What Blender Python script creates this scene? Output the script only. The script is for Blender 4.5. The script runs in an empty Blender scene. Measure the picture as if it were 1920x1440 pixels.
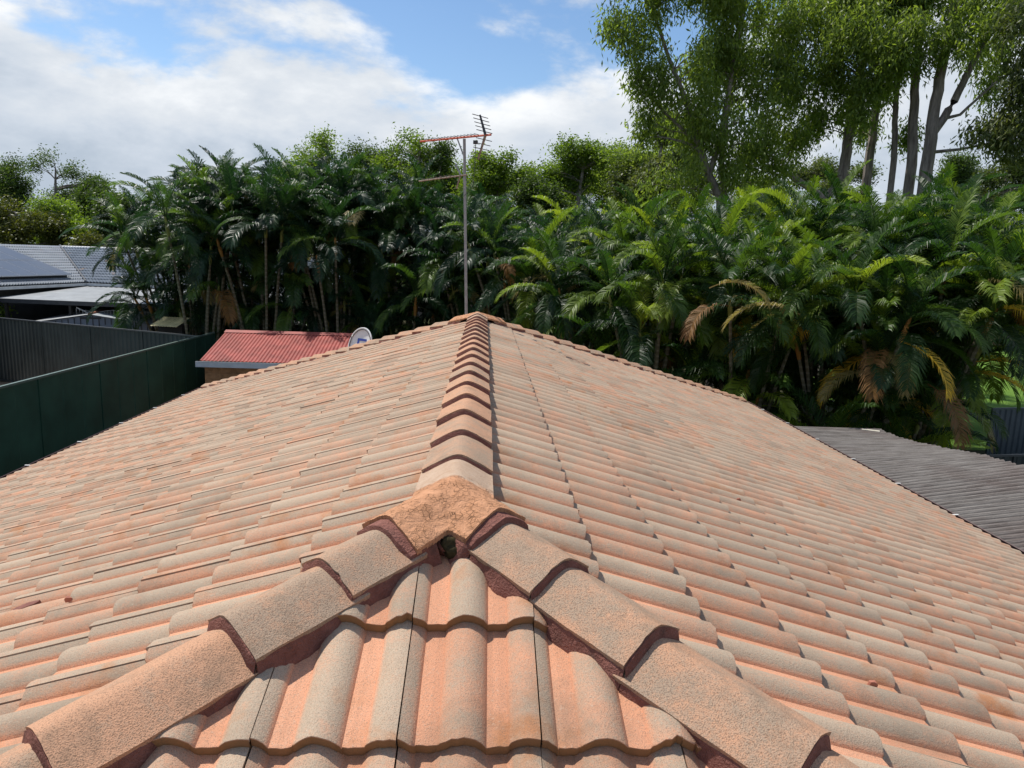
import bpy, bmesh, math, random
import numpy as np
from mathutils import Vector, Matrix, noise as mnoise
R_ = math.radians
random.seed(7); rng = np.random.default_rng(7)
S = bpy.context.scene
COL = S.collection

# ------------------------------------------------------------------ camera
CZ = 5.2
PITCH, YAW, ROLL, FPX = .1712, .042, .0332, 1352.2
_fw = Vector((math.sin(YAW)*math.cos(PITCH), math.cos(YAW)*math.cos(PITCH), -math.sin(PITCH)))
_rt = Vector((math.cos(YAW), -math.sin(YAW), 0)); _up = _rt.cross(_fw)
cr = _rt*math.cos(ROLL) + _up*math.sin(ROLL)
cu = _up*math.cos(ROLL) - _rt*math.sin(ROLL)
cam = bpy.data.objects.new('camera', bpy.data.cameras.new('camera')); COL.objects.link(cam)
cam.data.sensor_width = 36; cam.data.lens = FPX/1920*36
cam.data.clip_start = .05; cam.data.clip_end = 3000
cam.matrix_world = Matrix(((cr.x, cu.x, -_fw.x, 0), (cr.y, cu.y, -_fw.y, 0), (cr.z, cu.z, -_fw.z, CZ), (0, 0, 0, 1)))
S.camera = cam

def at(px, py, Y):
    """world point at distance Y (metres ahead) seen at a photograph pixel"""
    a, b = px-960, py-720
    u = a*math.cos(ROLL)+b*math.sin(ROLL); v = -a*math.sin(ROLL)+b*math.cos(ROLL)
    d = _fw*FPX + _rt*u - _up*v
    return Vector((d.x*Y/d.y, Y, CZ + d.z*Y/d.y))

# ------------------------------------------------------------------ sun, sky, exposure
SUNV = Vector((-.40, .30, .86)).normalized()
sun = bpy.data.objects.new('sun', bpy.data.lights.new('sun', 'SUN')); COL.objects.link(sun)
sun.data.energy = 4.6; sun.data.angle = R_(.53); sun.data.color = (1, .955, .88)
sun.rotation_euler = SUNV.to_track_quat('Z', 'Y').to_euler()
W = bpy.data.worlds.new('World'); S.world = W; W.use_nodes = True
S.view_settings.view_transform = 'Standard'; S.view_settings.look = 'None'
S.view_settings.exposure = .13; S.view_settings.gamma = 1
S.view_settings.use_curve_mapping = False
S.cycles.max_bounces = 5; S.cycles.diffuse_bounces = 2; S.cycles.glossy_bounces = 2
S.cycles.transmission_bounces = 4; S.cycles.transparent_max_bounces = 4
S.cycles.caustics_reflective = False; S.cycles.caustics_refractive = False

class NT:
    """small helper to wire node trees"""
    def __init__(s, t): s.t = t
    def n(s, typ, ins=None, **kw):
        o = s.t.nodes.new('ShaderNode'+typ)
        for k, v in kw.items(): setattr(o, k, v)
        if ins:
            for k, v in ins.items():
                i = o.inputs[k]
                if isinstance(v, bpy.types.NodeSocket): s.t.links.new(v, i)
                elif isinstance(v, (tuple, list)) and len(v) == 3 and i.type == 'RGBA': i.default_value = (*v, 1)
                else: i.default_value = v
        return o
    def math(s, op, a, b=0., c=0., clamp=False):
        o = s.n('Math', {0: a, 1: b, 2: c}, operation=op); o.use_clamp = clamp; return o.outputs[0]
    def mix(s, f, a, b, typ='MIX'):
        o = s.n('Mix', {0: f}, data_type='RGBA', blend_type=typ)
        for i, v in ((6, a), (7, b)):
            if isinstance(v, bpy.types.NodeSocket): s.t.links.new(v, o.inputs[i])
            else: o.inputs[i].default_value = (*v, 1) if len(v) == 3 else v
        return o.outputs[2]
    def ramp(s, f, stops, interp='LINEAR'):
        o = s.n('ValToRGB', {0: f}); cr_ = o.color_ramp; cr_.interpolation = interp
        while len(cr_.elements) < len(stops): cr_.elements.new(.5)
        for e, (p, c) in zip(cr_.elements, stops):
            e.position = p; e.color = (*c, 1) if len(c) == 3 else c
        return o.outputs[0]
    def rng(s, v, a, b, c=0., d=1., smooth=False):
        o = s.n('MapRange', {0: v, 1: a, 2: b, 3: c, 4: d}); o.clamp = True
        if smooth: o.interpolation_type = 'SMOOTHSTEP'
        return o.outputs[0]
    def noise(s, vec, scale, detail=4., rough=.55, dist=0.):
        return s.n('TexNoise', {'Vector': vec, 'Scale': scale, 'Detail': detail, 'Roughness': rough, 'Distortion': dist}).outputs[0]

def build_world():
    t = W.node_tree; t.nodes.clear(); g = NT(t)
    sky = g.n('TexSky', sky_type='NISHITA'); sky.sun_disc = False
    sky.sun_elevation = math.asin(SUNV.z); sky.sun_rotation = math.atan2(SUNV.x, SUNV.y)
    sky.altitude = 20; sky.air_density = 1.0; sky.dust_density = .35; sky.ozone_density = 2.0
    d = g.n('VectorRotate', {'Vector': g.n('TexCoord').outputs['Generated'], 'Angle': R_(CLOUD_ROT)}, rotation_type='Z_AXIS').outputs[0]
    sep = g.n('SeparateXYZ', {0: d}); z = sep.outputs[2]
    def dens(off):
        v = g.n('VectorMath', {0: d, 1: off}, operation='ADD').outputs[0]
        m = g.n('Mapping', {'Vector': v, 'Location': CLOUD_OFF, 'Rotation': (0, R_(-9), 0), 'Scale': (1.6, 1.6, 3.6)}).outputs[0]
        return g.noise(m, 1.9, 10., .58, .15)
    n1 = dens((0, 0, 0)); n2 = dens((-.02, 0, .04))
    cover = g.math('ADD', g.rng(z, -.02, .24, .42, .125), g.rng(z, .24, .5, 0., -.09))
    den = g.math('ADD', n1, cover)
    mask = g.rng(den, .52, .65, 0., 1., True)
    lit = g.math('ADD', .60, g.math('MULTIPLY', g.math('SUBTRACT', n1, n2), 3.2))
    thick = g.math('MULTIPLY', g.rng(den, .60, .84, 0., .74), g.rng(z, .02, .22, 1., .45))
    lit = g.math('SUBTRACT', lit, thick, clamp=True)
    ccol = g.ramp(lit, [(0., (4.3, 5.0, 5.9)), (.3, (5.5, 6.1, 6.9)), (.62, (6.7, 7.1, 7.6)), (1., (8.6, 8.8, 9.0))])
    hs = g.n('HueSaturation', {'Saturation': 1.1, 'Value': 1.22, 'Color': sky.outputs[0]}).outputs[0]
    col = g.mix(mask, hs, ccol)
    bg = g.n('Background', {'Color': col, 'Strength': .105})
    g.n('OutputWorld', {'Surface': bg.outputs[0]})
CLOUD_ROT = -10.
CLOUD_OFF = (6.2, 2.2, 8.74)
build_world()

# ------------------------------------------------------------------ materials
MATS = {}
def mat(name, fn):
    m = bpy.data.materials.new(name); m.use_nodes = True; m.node_tree.nodes.clear()
    g = NT(m.node_tree); sh = fn(g); g.n('OutputMaterial', {'Surface': sh}); MATS[name] = m; return m
def P(g, col, rough=.7, spec=.4, bump=None, bstr=.3, bdist=.01, metal=0., **kw):
    ins = {'Base Color': col, 'Roughness': rough, 'Specular IOR Level': spec, 'Metallic': metal}; ins.update(kw)
    if bump is not None:
        ins['Normal'] = g.n('Bump', {'Strength': bstr, 'Distance': bdist, 'Height': bump}).outputs[0]
    return g.n('BsdfPrincipled', ins).outputs[0]
def pos(g): return g.n('NewGeometry').outputs['Position']

def m_tile(g):
    p = pos(g)
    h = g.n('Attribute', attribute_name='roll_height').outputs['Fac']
    rid = g.n('Attribute', attribute_name='roll_id').outputs['Fac']
    tr = g.n('Attribute', attribute_name='tile_rnd').outputs['Fac']
    orr = g.n('ObjectInfo').outputs['Random']
    seed = g.math('ADD', g.math('ADD', g.math('MULTIPLY', tr, 91.7), g.math('MULTIPLY', orr, 57.3)), g.math('MULTIPLY', rid, 7.31))
    wn = g.n('TexWhiteNoise', {'W': seed}, noise_dimensions='1D').outputs[0]
    seed2 = g.math('ADD', g.math('MULTIPLY', tr, 33.1), g.math('MULTIPLY', orr, 21.9))
    wt = g.n('TexWhiteNoise', {'W': seed2}, noise_dimensions='1D').outputs[0]
    big = g.noise(p, .45, 2.); med = g.noise(p, 8., 3., .6); fin = g.noise(p, 150., 2., .7); fin2 = g.noise(p, 400., 1., .5)
    pink = g.mix(wt, (.65, .325, .195), (.59, .278, .16))
    beige = g.mix(wt, (.44, .34, .245), (.35, .275, .20))
    # weathered crest against the pinker paint left in the pans
    w = g.math('ADD', g.math('MULTIPLY', wn, .38), g.math('MULTIPLY', med, 1.25))
    w = g.math('ADD', w, g.math('MULTIPLY', big, .35))
    w = g.rng(w, .50, 1.08)
    w = g.math('MULTIPLY', w, g.rng(h, .12, .5))
    w = g.math('ADD', w, g.math('MULTIPLY', g.math('SUBTRACT', fin, .5), 1.3), clamp=True)
    c = g.mix(w, pink, beige)
    rust = g.rng(g.noise(p, 5.5, 4., .65), .54, .70)
    rust = g.math('MULTIPLY', rust, g.rng(g.noise(p, 1.3, 2.), .44, .58))
    c = g.mix(g.math('MULTIPLY', rust, .8), c, (.44, .18, .07))
    dirt = g.math('MULTIPLY', g.rng(g.noise(p, 2.6, 5., .7), .52, .70), g.math('MULTIPLY_ADD', wt, .45, .15))
    c = g.mix(dirt, c, (.20, .15, .105))
    sp = g.rng(fin2, .50, .70); c = g.mix(g.math('MULTIPLY', sp, .55), c, (.17, .12, .085))
    sp2 = g.rng(fin, .62, .75); c = g.mix(g.math('MULTIPLY', sp2, .35), c, (.68, .5, .38))
    vn = g.math('MULTIPLY_ADD', wn, .16, .92); c = g.mix(1., c, g.n('CombineXYZ', {0: vn, 1: vn, 2: vn}).outputs[0], 'MULTIPLY')
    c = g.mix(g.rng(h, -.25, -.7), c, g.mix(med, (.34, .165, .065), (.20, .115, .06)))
    bmp = g.math('ADD', g.math('MULTIPLY', fin, .6), g.math('MULTIPLY', fin2, .5))
    return P(g, c, .9, .25, bmp, .55, .004)
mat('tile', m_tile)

def m_cap(g):
    p = pos(g); orr = g.n('ObjectInfo').outputs['Random']
    med = g.noise(p, 9., 6., .7); fin = g.noise(p, 330., 1., .5); fin2 = g.noise(p, 170., 2., .7)
    w = g.rng(g.math('ADD', med, g.math('MULTIPLY', g.math('SUBTRACT', orr, .5), .25)), .40, .66)
    w = g.math('ADD', w, g.math('MULTIPLY', g.math('SUBTRACT', fin2, .5), 1.9), clamp=True)
    c = g.mix(w, (.53, .292, .178), (.36, .265, .19))
    st = g.rng(g.noise(p, 5., 6., .75), .52, .70); c = g.mix(g.math('MULTIPLY', st, .65), c, (.20, .145, .10))
    sp = g.rng(fin, .50, .66); c = g.mix(g.math('MULTIPLY', sp, .6), c, (.13, .085, .055))
    sp2 = g.rng(fin2, .6, .75); c = g.mix(g.math('MULTIPLY', sp2, .45), c, (.60, .33, .2))
    return P(g, c, .92, .2, g.math('ADD', fin, fin2), .5, .004)
mat('cap', m_cap)

def m_apex(g):
    p = pos(g); o = g.n('Attribute', attribute_name='smear').outputs['Fac']
    fin = g.noise(p, 170., 3., .65); med = g.noise(p, 22., 5., .65, .6)
    vor = g.n('TexVoronoi', {'Vector': p, 'Scale': 58.}, feature='DISTANCE_TO_EDGE').outputs[0]
    grey = g.mix(g.rng(med, .3, .7), (.50, .37, .27), (.42, .28, .19))
    orange = g.mix(g.rng(med, .3, .7), (.60, .31, .175), (.46, .225, .115))
    f = g.rng(g.math('ADD', o, g.math('MULTIPLY', g.math('SUBTRACT', med, .5), .9)), .42, .72)
    c = g.mix(f, grey, orange)
    crack = g.math('MULTIPLY', g.math('MULTIPLY', g.rng(vor, .0, .05, 1., 0.), g.rng(med, .47, .6)), f)
    c = g.mix(g.math('MULTIPLY', crack, .8), c, (.13, .07, .035))
    sp = g.rng(fin, .58, .7); c = g.mix(g.math('MULTIPLY', sp, .5), c, (.17, .09, .05))
    hgt = g.math('SUBTRACT', g.math('ADD', g.math('MULTIPLY', med, g.math('MULTIPLY', f, 2.2)), g.math('MULTIPLY', fin, .5)), crack)
    return P(g, c, .92, .2, hgt, .7, .012)
mat('apex', m_apex)

def m_mortar(g):
    p = pos(g); a = g.noise(p, 30., 5., .6); f = g.noise(p, 160., 3., .6)
    c = g.mix(g.rng(a, .35, .7), (.20, .078, .058), (.28, .118, .09))
    c = g.mix(g.math('MULTIPLY', g.rng(g.noise(p, 11., 4., .6), .58, .7), .6), c, (.07, .045, .035))
    return P(g, c, .85, .3, g.math('ADD', a, f), .9, .010)
mat('mortar', m_mortar)
def simple(name, col, rough=.6, spec=.4, var=.25, scale=6., metal=0., bump=0.):
    def fn(g):
        p = pos(g); n = g.noise(p, scale, 5., .6)
        d = tuple(x*(1-var) for x in col); b = tuple(min(1, x*(1+var)) for x in col)
        return P(g, g.mix(g.rng(n, .3, .7), d, b), rough, spec, n if bump else None, bump, .01, metal)
    return mat(name, fn)
simple('moss_shade', (.05, .04, .02), .95, .1, .5, 60., bump=.5)  # mossy brown kept dark to stand for shade in the apex hollow
simple('underlay', (.012, .011, .010), .9, .1)
simple('gutter', (.085, .045, .042), .45, .5, .15)
simple('clip', (.75, .74, .70), .4)
simple('brick', (.33, .17, .11), .85, .2, .25, 20.)
simple('fence_green', (.028, .085, .060), .5, .35, .3, 1.1)
simple('fence_rail', (.10, .15, .125), .45, .5, .1)
simple('fence_charcoal', (.036, .045, .045), .5, .35, .3, 1.2)
simple('fence_charcoal_rail', (.06, .065, .068), .45, .5, .1)
simple('fence_grey', (.075, .095, .105), .5, .4, .1)
simple('red_steel', (.30, .066, .052), .55, .35, .32, 2.6)
simple('galv', (.55, .58, .60), .45, .4, .15, 3.)
simple('shed_board', (.36, .19, .09), .8, .2, .3, 9.)
simple('blue_steel', (.20, .24, .30), .45, .5, .15, 3.)
simple('roof_sheet', (.33, .36, .38), .5, .4, .22, 2.5)
simple('patio_sheet', (.27, .28, .28), .5, .4, .22, 1.6)
simple('rust_cap', (.36, .14, .09), .7, .3, .3, 8.)
simple('yellow_sheet', (.62, .53, .27), .5, .5, .3, 4.)
simple('dark_wall', (.035, .033, .03), .8, .2)
simple('render_wall', (.08, .085, .08), .8, .2, .15, 3.)
simple('white_paint', (.72, .72, .70), .5, .4, .05)
simple('solar_frame', (.5, .52, .55), .35, .5, .05, 5., .6)
simple('blue_print', (.03, .06, .30), .5)
simple('dark_metal', (.045, .047, .05), .5, .5)
simple('orange_metal', (.50, .085, .035), .5, .4, .2, 30.)
simple('grey_metal', (.30, .30, .29), .5, .5, .2, 20., .3)
simple('old_metal', (.26, .21, .17), .7, .3, .3, 30.)
simple('tan_paving', (.50, .36, .24), .8, .2, .15, 5.)
simple('pool_blue', (.10, .28, .27), .3)
simple('plank', (.50, .46, .38), .8, .2, .2, 12.)
def m_solar(g):
    p = pos(g); n = g.noise(p, 2.)
    return P(g, g.mix(n, (.05, .05, .056), (.075, .075, .08)), .32, .5, **{'Coat Weight': .3, 'Coat Roughness': .08})
mat('solar_glass', m_solar)
def m_blue_tile(g):
    p = pos(g); tr = g.n('Attribute', attribute_name='tile_rnd').outputs['Fac']
    c = g.mix(g.rng(g.noise(p, 1.2, 4.), .3, .7), (.20, .23, .265), (.28, .31, .345))
    worn = g.math('MULTIPLY', g.rng(g.noise(p, 1.7, 4.), .66, .72), g.rng(tr, .3, .7)); c = g.mix(worn, c, (.42, .30, .22))
    return P(g, c, .42, .35)
mat('blue_tile', m_blue_tile)
def m_wavy(g):
    p = pos(g)
    m = g.n('Mapping', {'Vector': p, 'Scale': (1.2, 14., 1.)}).outputs[0]
    st = g.noise(m, 2.2, 6., .65); sp = g.noise(p, 55., 3., .6); big = g.noise(p, .6, 3.)
    c = g.mix(g.rng(st, .32, .68), (.095, .082, .073), (.23, .21, .19))
    c = g.mix(g.math('MULTIPLY', g.rng(big, .45, .62), .4), c, (.10, .062, .052))
    c = g.mix(g.math('MULTIPLY', g.rng(sp, .6, .72), .5), c, (.34, .32, .29))
    return P(g, c, .9, .2, g.math('ADD', st, sp), .5, .01)
mat('wavy', m_wavy)
def m_ground(g):
    p = pos(g); n = g.noise(p, .5, 6.); f = g.noise(p, 14., 4.)
    c = g.mix(g.rng(n, .35, .65), (.055, .04, .026), (.05, .065, .022))
    return P(g, g.mix(g.math('MULTIPLY', f, .6), c, (.03, .035, .015)), .95, .1, f, .5, .05)
mat('ground', m_ground)
def m_lawn(g):
    p = pos(g); n = g.noise(p, .8, 6.); f = g.noise(p, 30., 4.)
    c = g.mix(g.rng(n, .35, .65), (.075, .155, .022), (.14, .235, .038))
    return P(g, g.mix(g.math('MULTIPLY', f, .4), c, (.07, .14, .02)), .9, .1, f, .6, .04)
mat('lawn', m_lawn)

def leafmat(name, stops, rough=.38, trans=.32, spec=.5, hue_noise=.0, attr=False):
    def fn(g):
        r = g.n('ObjectInfo').outputs['Random']
        p = pos(g)
        if attr: r = g.n('Attribute', attribute_name='leaf_rnd').outputs['Fac']
        n = g.noise(p, 1.3, 3.)
        f = g.math('ADD', r, g.math('MULTIPLY', g.math('SUBTRACT', n, .5), hue_noise), clamp=True)
        c = g.ramp(f, stops)
        a = P(g, c, rough, spec)
        tc = g.mix(1., c, (1.7, 1.75, .75), 'MULTIPLY')
        b = g.n('BsdfTranslucent', {'Color': tc}).outputs[0]
        return g.n('MixShader', {0: trans, 1: a, 2: b}).outputs[0]
    return mat(name, fn)
leafmat('palm_leaf', [(0, (.014, .042, .012)), (.4, (.032, .075, .014)), (.68, (.068, .125, .018)), (.88, (.15, .22, .024)), (1, (.24, .31, .034))], .44, .42, .32, .25)
leafmat('palm_dark', [(0, (.010, .032, .014)), (.55, (.020, .055, .018)), (.85, (.05, .105, .02)), (1, (.13, .21, .028))], .42, .36, .32, .25)
leafmat('palm_yellow', [(0, (.60, .40, .05)), (1, (.68, .48, .07))], .45, .5, .4)
leafmat('palm_straw', [(0, (.26, .21, .07)), (1, (.34, .27, .10))], .5, .3, .4)
leafmat('palm_brown', [(0, (.17, .085, .03)), (1, (.26, .14, .045))], .6, .25, .3)
leafmat('gum_leaf', [(0, (.08, .125, .030)), (.5, (.155, .215, .046)), (1, (.25, .32, .07))], .45, .55, .4, .3, True)
leafmat('gum_grey', [(0, (.05, .075, .024)), (.5, (.095, .125, .038)), (1, (.16, .18, .065))], .5, .45, .4, .3, True)
leafmat('tree_lime', [(0, (.075, .125, .016)), (.5, (.13, .20, .026)), (1, (.20, .28, .04))], .5, .48, .4, .3, True)
leafmat('tree_dark', [(0, (.034, .065, .015)), (.5, (.062, .105, .022)), (1, (.10, .15, .032))], .5, .42, .4, .3, True)
leafmat('tree_olive', [(0, (.05, .065, .012)), (.5, (.10, .115, .02)), (1, (.16, .16, .035))], .5, .3, .4, .3, True)
def m_bark(g):
    p = pos(g); m = g.n('Mapping', {'Vector': p, 'Scale': (3, 3, .5)}).outputs[0]; n = g.noise(m, 2.5, 6., .65)
    return P(g, g.mix(g.rng(n, .35, .7), (.14, .115, .10), (.38, .335, .29)), .9, .15, n, .6, .04)
mat('gum_bark', m_bark)
def m_stem(g):
    p = pos(g); z = g.n('SeparateXYZ', {0: p}).outputs[2]
    ring = g.math('POWER', g.math('ABSOLUTE', g.math('SINE', g.math('MULTIPLY', z, 22.))), 6.)
    n = g.noise(p, 9., 4.)
    c = g.mix(g.rng(n, .3, .7), (.09, .08, .042), (.17, .155, .095))
    return P(g, g.mix(g.math('MULTIPLY', ring, .6), c, (.26, .245, .19)), .6, .3)
mat('palm_stem', m_stem)
simple('palm_sheath', (.20, .22, .05), .45, .4, .3, 5.)
simple('palm_sheath_orange', (.34, .17, .04), .5, .4, .3, 5.)

# ------------------------------------------------------------------ object helpers
def link(o, parent=None):
    COL.objects.link(o)
    if parent is not None: o.parent = parent
    return o
def tag(o, label=None, cat=None, group=None, kind=None):
    for k, v in (('label', label), ('category', cat), ('group', group), ('kind', kind)):
        if v: o[k] = v
    return o
def empty(name, loc=(0, 0, 0), label=None, cat=None, group=None, rz=0):
    o = bpy.data.objects.new(name, None); o.location = loc; o.rotation_euler = (0, 0, rz); o.empty_display_size = .2
    return tag(link(o), label, cat, group)
def mesh_of(name, v, f, m, smooth=False, attrs=None, mi=None):
    me = bpy.data.meshes.new(name)
    v = np.asarray(v, np.float32).reshape(-1, 3)
    me.from_pydata(v.tolist() if len(v) < 3000 else v, [], f) if not isinstance(f, np.ndarray) else fast(me, v, f)
    for mm in (m if isinstance(m, (list, tuple)) else [m]): me.materials.append(MATS[mm])
    if mi is not None: me.polygons.foreach_set('material_index', np.asarray(mi, np.int32))
    if smooth: me.polygons.foreach_set('use_smooth', np.ones(len(me.polygons), bool))
    for k, a in (attrs or {}).items():
        at_ = me.attributes.new(k, 'FLOAT', 'POINT'); at_.data.foreach_set('value', np.asarray(a, np.float32))
    me.update()
    if smooth: me.set_sharp_from_angle(angle=R_(38))
    return me
def fast(me, v, f):
    n, k = f.shape
    me.vertices.add(len(v)); me.vertices.foreach_set('co', v.ravel())
    me.loops.add(n*k); me.loops.foreach_set('vertex_index', f.astype(np.int32).ravel())
    me.polygons.add(n); me.polygons.foreach_set('loop_start', np.arange(0, n*k, k, dtype=np.int32))
    me.update(calc_edges=True)
def obj(name, me, parent=None, loc=None, mtx=None):
    o = bpy.data.objects.new(name, me); link(o, parent)
    if mtx is not None: o.matrix_basis = mtx
    elif loc is not None: o.location = loc
    return o
class MB:
    """collects simple solids into one mesh"""
    def __init__(s): s.v = []; s.f = []
    def add(s, v, f):
        b = len(s.v); s.v += [tuple(x) for x in v]; s.f += [[i+b for i in q] for q in f]; return s
    def box(s, a, b, M=None):
        x0, y0, z0 = a; x1, y1, z1 = b
        v = [Vector(q) for q in ((x0, y0, z0), (x1, y0, z0), (x1, y1, z0), (x0, y1, z0), (x0, y0, z1), (x1, y0, z1), (x1, y1, z1), (x0, y1, z1))]
        if M is not None: v = [M @ q for q in v]
        return s.add(v, [(0, 3, 2, 1), (4, 5, 6, 7), (0, 1, 5, 4), (1, 2, 6, 5), (2, 3, 7, 6), (3, 0, 4, 7)])
    def tube(s, pts, rad, n=6, caps=True):
        pts = [Vector(p) for p in pts]; rings = []
        if not isinstance(rad, (list, tuple)): rad = [rad]*len(pts)
        for i, p in enumerate(pts):
            d = (pts[min(i+1, len(pts)-1)]-pts[max(i-1, 0)]).normalized()
            a = d.cross(Vector((0, 0, 1)) if abs(d.z) < .9 else Vector((1, 0, 0))).normalized(); b = d.cross(a)
            rings.append([p+(a*math.cos(k*2*math.pi/n)+b*math.sin(k*2*math.pi/n))*rad[i] for k in range(n)])
        v = [q for r in rings for q in r]; f = []
        for i in range(len(pts)-1):
            for k in range(n): f.append((i*n+k, i*n+(k+1) % n, (i+1)*n+(k+1) % n, (i+1)*n+k))
        if caps: f.append(tuple(range(n-1, -1, -1))); f.append(tuple((len(pts)-1)*n+k for k in range(n)))
        return s.add(v, f)
    def quad(s, *q): return s.add(q, [tuple(range(len(q)))])
    def build(s, name, m, parent=None, smooth=False, loc=None, inv=None):
        v = s.v if inv is None else [inv @ Vector(q) for q in s.v]
        return obj(name, mesh_of(name, v, s.f, m, smooth), parent, loc)

# ------------------------------------------------------------------ the setting: ground
def sheet(name, x0, y0, x1, y1, z, m):
    o = MB().quad((x0, y0, z), (x1, y0, z), (x1, y1, z), (x0, y1, z)).build(name, m); o['kind'] = 'structure'; return o
sheet('ground', -1500, -1500, 1500, 1500, 0, 'ground')
sheet('lawn', 13.5, 20.5, 60, 52, .006, 'lawn')
sheet('paving', -26, 22.5, -9.3, 27.6, .006, 'tan_paving')
sheet('pool_water', -17, 18, -10.2, 22.3, .012, 'pool_blue')

# ------------------------------------------------------------------ the tiled house
X0, YA, RL = -.08, 2.12, 7.09            # ridge line x, near apex y, ridge length
TN = .3661; C = 1/math.sqrt(1+TN*TN); SN = TN*C
AZ = CZ-.6748-.108                       # height where the roof planes meet
GA, TW, NOSE0, NC = .33, .305, .45, 18   # course gauge, tile cover width, first nose, courses
SLE = NOSE0+GA*(NC-1); LH = SLE*C        # slope length and half span at the eave
house = empty('tiled_house', (X0, YA+RL/2, 0), 'low house whose weathered pink terracotta tiled hip roof fills the foreground', 'house')
HI = Matrix.Translation(-Vector(house.location))
RH, RW = .031, .053                      # roll height, half width
def bump(u):
    r = np.zeros_like(u)
    for c in (-.016, .1365, .289):
        x = np.abs(u-c)/RW; r = np.maximum(r, RH*np.clip(1-x*x, 0, 1)**.78)
    return r
STEP = .028
def tile_geo(nu, rows, seed=0, jag=.0, bev=True):
    """one tile: u across 0..TW, v = up the slope (nose at v=-GA), n out"""
    r = np.random.default_rng(seed)
    us = np.linspace(.0018, TW-.0012, nu)
    if nu > 20:                          # keep crisp pan edges
        ex = np.array([c+s*RW*k for c in (-.016, .1365, .289) for s in (-1, 1) for k in (.93, 1.0)]); ex = ex[(ex > .003) & (ex < TW-.003)]
        us = np.sort(np.concatenate([us, ex]))
    b = bump(us); lap = np.where(us < .034, -.0022*(1-np.clip((us-.024)/.01, 0, 1)), 0.)
    jn = (r.random(len(us))-.5)*jag*1.5; jn = np.convolve(jn, np.ones(3)/3, 'same')
    if seed % 3 == 1: jn[-4:] += r.random(4)*.010
    if seed % 4 == 2: jn[:4] += r.random(4)*.008
    V, H, Rd = [], [], []
    def row(s, dn, js=0.):
        n0 = STEP*s/GA
        xs = np.concatenate([[us[0]], us, [us[-1]]]); bb = np.concatenate([[b[0]], b, [b[-1]]]); ll = np.concatenate([[lap[0]], lap, [0]])
        nn = bb+ll+n0+dn; nn[0] -= .010; nn[-1] -= .0105
        jj = np.concatenate([[jn[0]], jn, [jn[-1]]])*js
        V.append(np.stack([xs, -(s-jj), nn], 1)); H.append(bb/RH); Rd.append((xs > .06).astype(float)+(xs > .2125))
    for s in rows: row(s, 0., 0.)
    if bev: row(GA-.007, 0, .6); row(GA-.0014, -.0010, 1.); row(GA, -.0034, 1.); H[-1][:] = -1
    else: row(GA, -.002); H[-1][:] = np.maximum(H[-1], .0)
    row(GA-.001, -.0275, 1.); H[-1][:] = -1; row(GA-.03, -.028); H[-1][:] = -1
    m = len(us)+2; nr = len(V)
    F = [(i*m+j, (i+1)*m+j, (i+1)*m+j+1, i*m+j+1) for i in range(nr-1) for j in range(m-1)]
    return np.concatenate(V), F, np.concatenate(H), np.concatenate(Rd)
FACES = {  # across, up-slope; clip lines in (a, sl): keep na*a+ns*sl <= d
    'near': (Vector((1, 0, 0)), Vector((0, C, SN)), [(1, -C, -.012), (-1, -C, -.012)], -X0-.16),
    'right': (Vector((0, 1, 0)), Vector((-C, 0, SN)), [(-1, -C, -.012), (1, -C, RL-.012)], .06),
    'left': (Vector((0, -1, 0)), Vector((C, 0, SN)), [(-1, -C, RL-.012), (1, -C, -.012)], .10),
    'far': (Vector((-1, 0, 0)), Vector((0, -C, SN)), [(1, -C, -.012), (-1, -C, -.012)], .02)}
APX = Vector((X0, YA, AZ))
def face_frame(fc):
    A, U, _, _ = FACES[fc]; N = A.cross(U)
    O = APX if fc != 'far' else APX+Vector((0, RL, 0))
    return O, A, U, N
specs = []
for fc in FACES:
    O, A, U, N = face_frame(fc); lines = FACES[fc][2]; ph = FACES[fc][3]
    for k in range(NC):
        slh = NOSE0+GA*k-GA                 # slope distance of the tile's v=0
        lo, hi = -20, 30
        for na, ns, d in lines:
            e = (d-ns*(slh+GA))/na if na > 0 else None
            if na > 0: hi = e
            else: lo = (d-ns*(slh+GA))/na
        i0 = math.floor((lo-ph)/TW); i1 = math.ceil((hi-ph)/TW)
        for i in range(i0, i1):
            a0 = ph+i*TW
            cut = False; out = False
            for na, ns, d in lines:
                vals = [na*(a0+ua)+ns*(slh+s) for ua in (0, TW) for s in (-.06, GA)]
                if max(vals) > d: cut = True
                if min(vals) > d-.004: out = True
            if out: continue
            ctr = O+A*(a0+TW/2)-U*(slh+GA/2)
            q = ctr-Vector((0, 0, CZ)); dep = q.dot(_fw); area = 0
            if dep > .2 and fc != 'far':
                sx, sy = q.dot(cr)/dep*FPX, q.dot(cu)/dep*FPX
                if abs(sx) < 985 and abs(sy) < 745: area = abs(q.normalized().dot(N))/q.length_squared
            specs.append([area, fc, k, i, a0, slh, cut])
specs.sort(key=lambda s: -s[0])
PROTO = []
for sd in range(7):
    v, f, h, rd = tile_geo(25, [-.06, .06, .20], sd, .008)
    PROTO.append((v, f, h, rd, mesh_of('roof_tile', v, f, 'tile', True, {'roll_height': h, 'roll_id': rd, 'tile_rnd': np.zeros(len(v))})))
LOWP = tile_geo(18, [-.02, .16], 0, 0, False)
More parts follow.
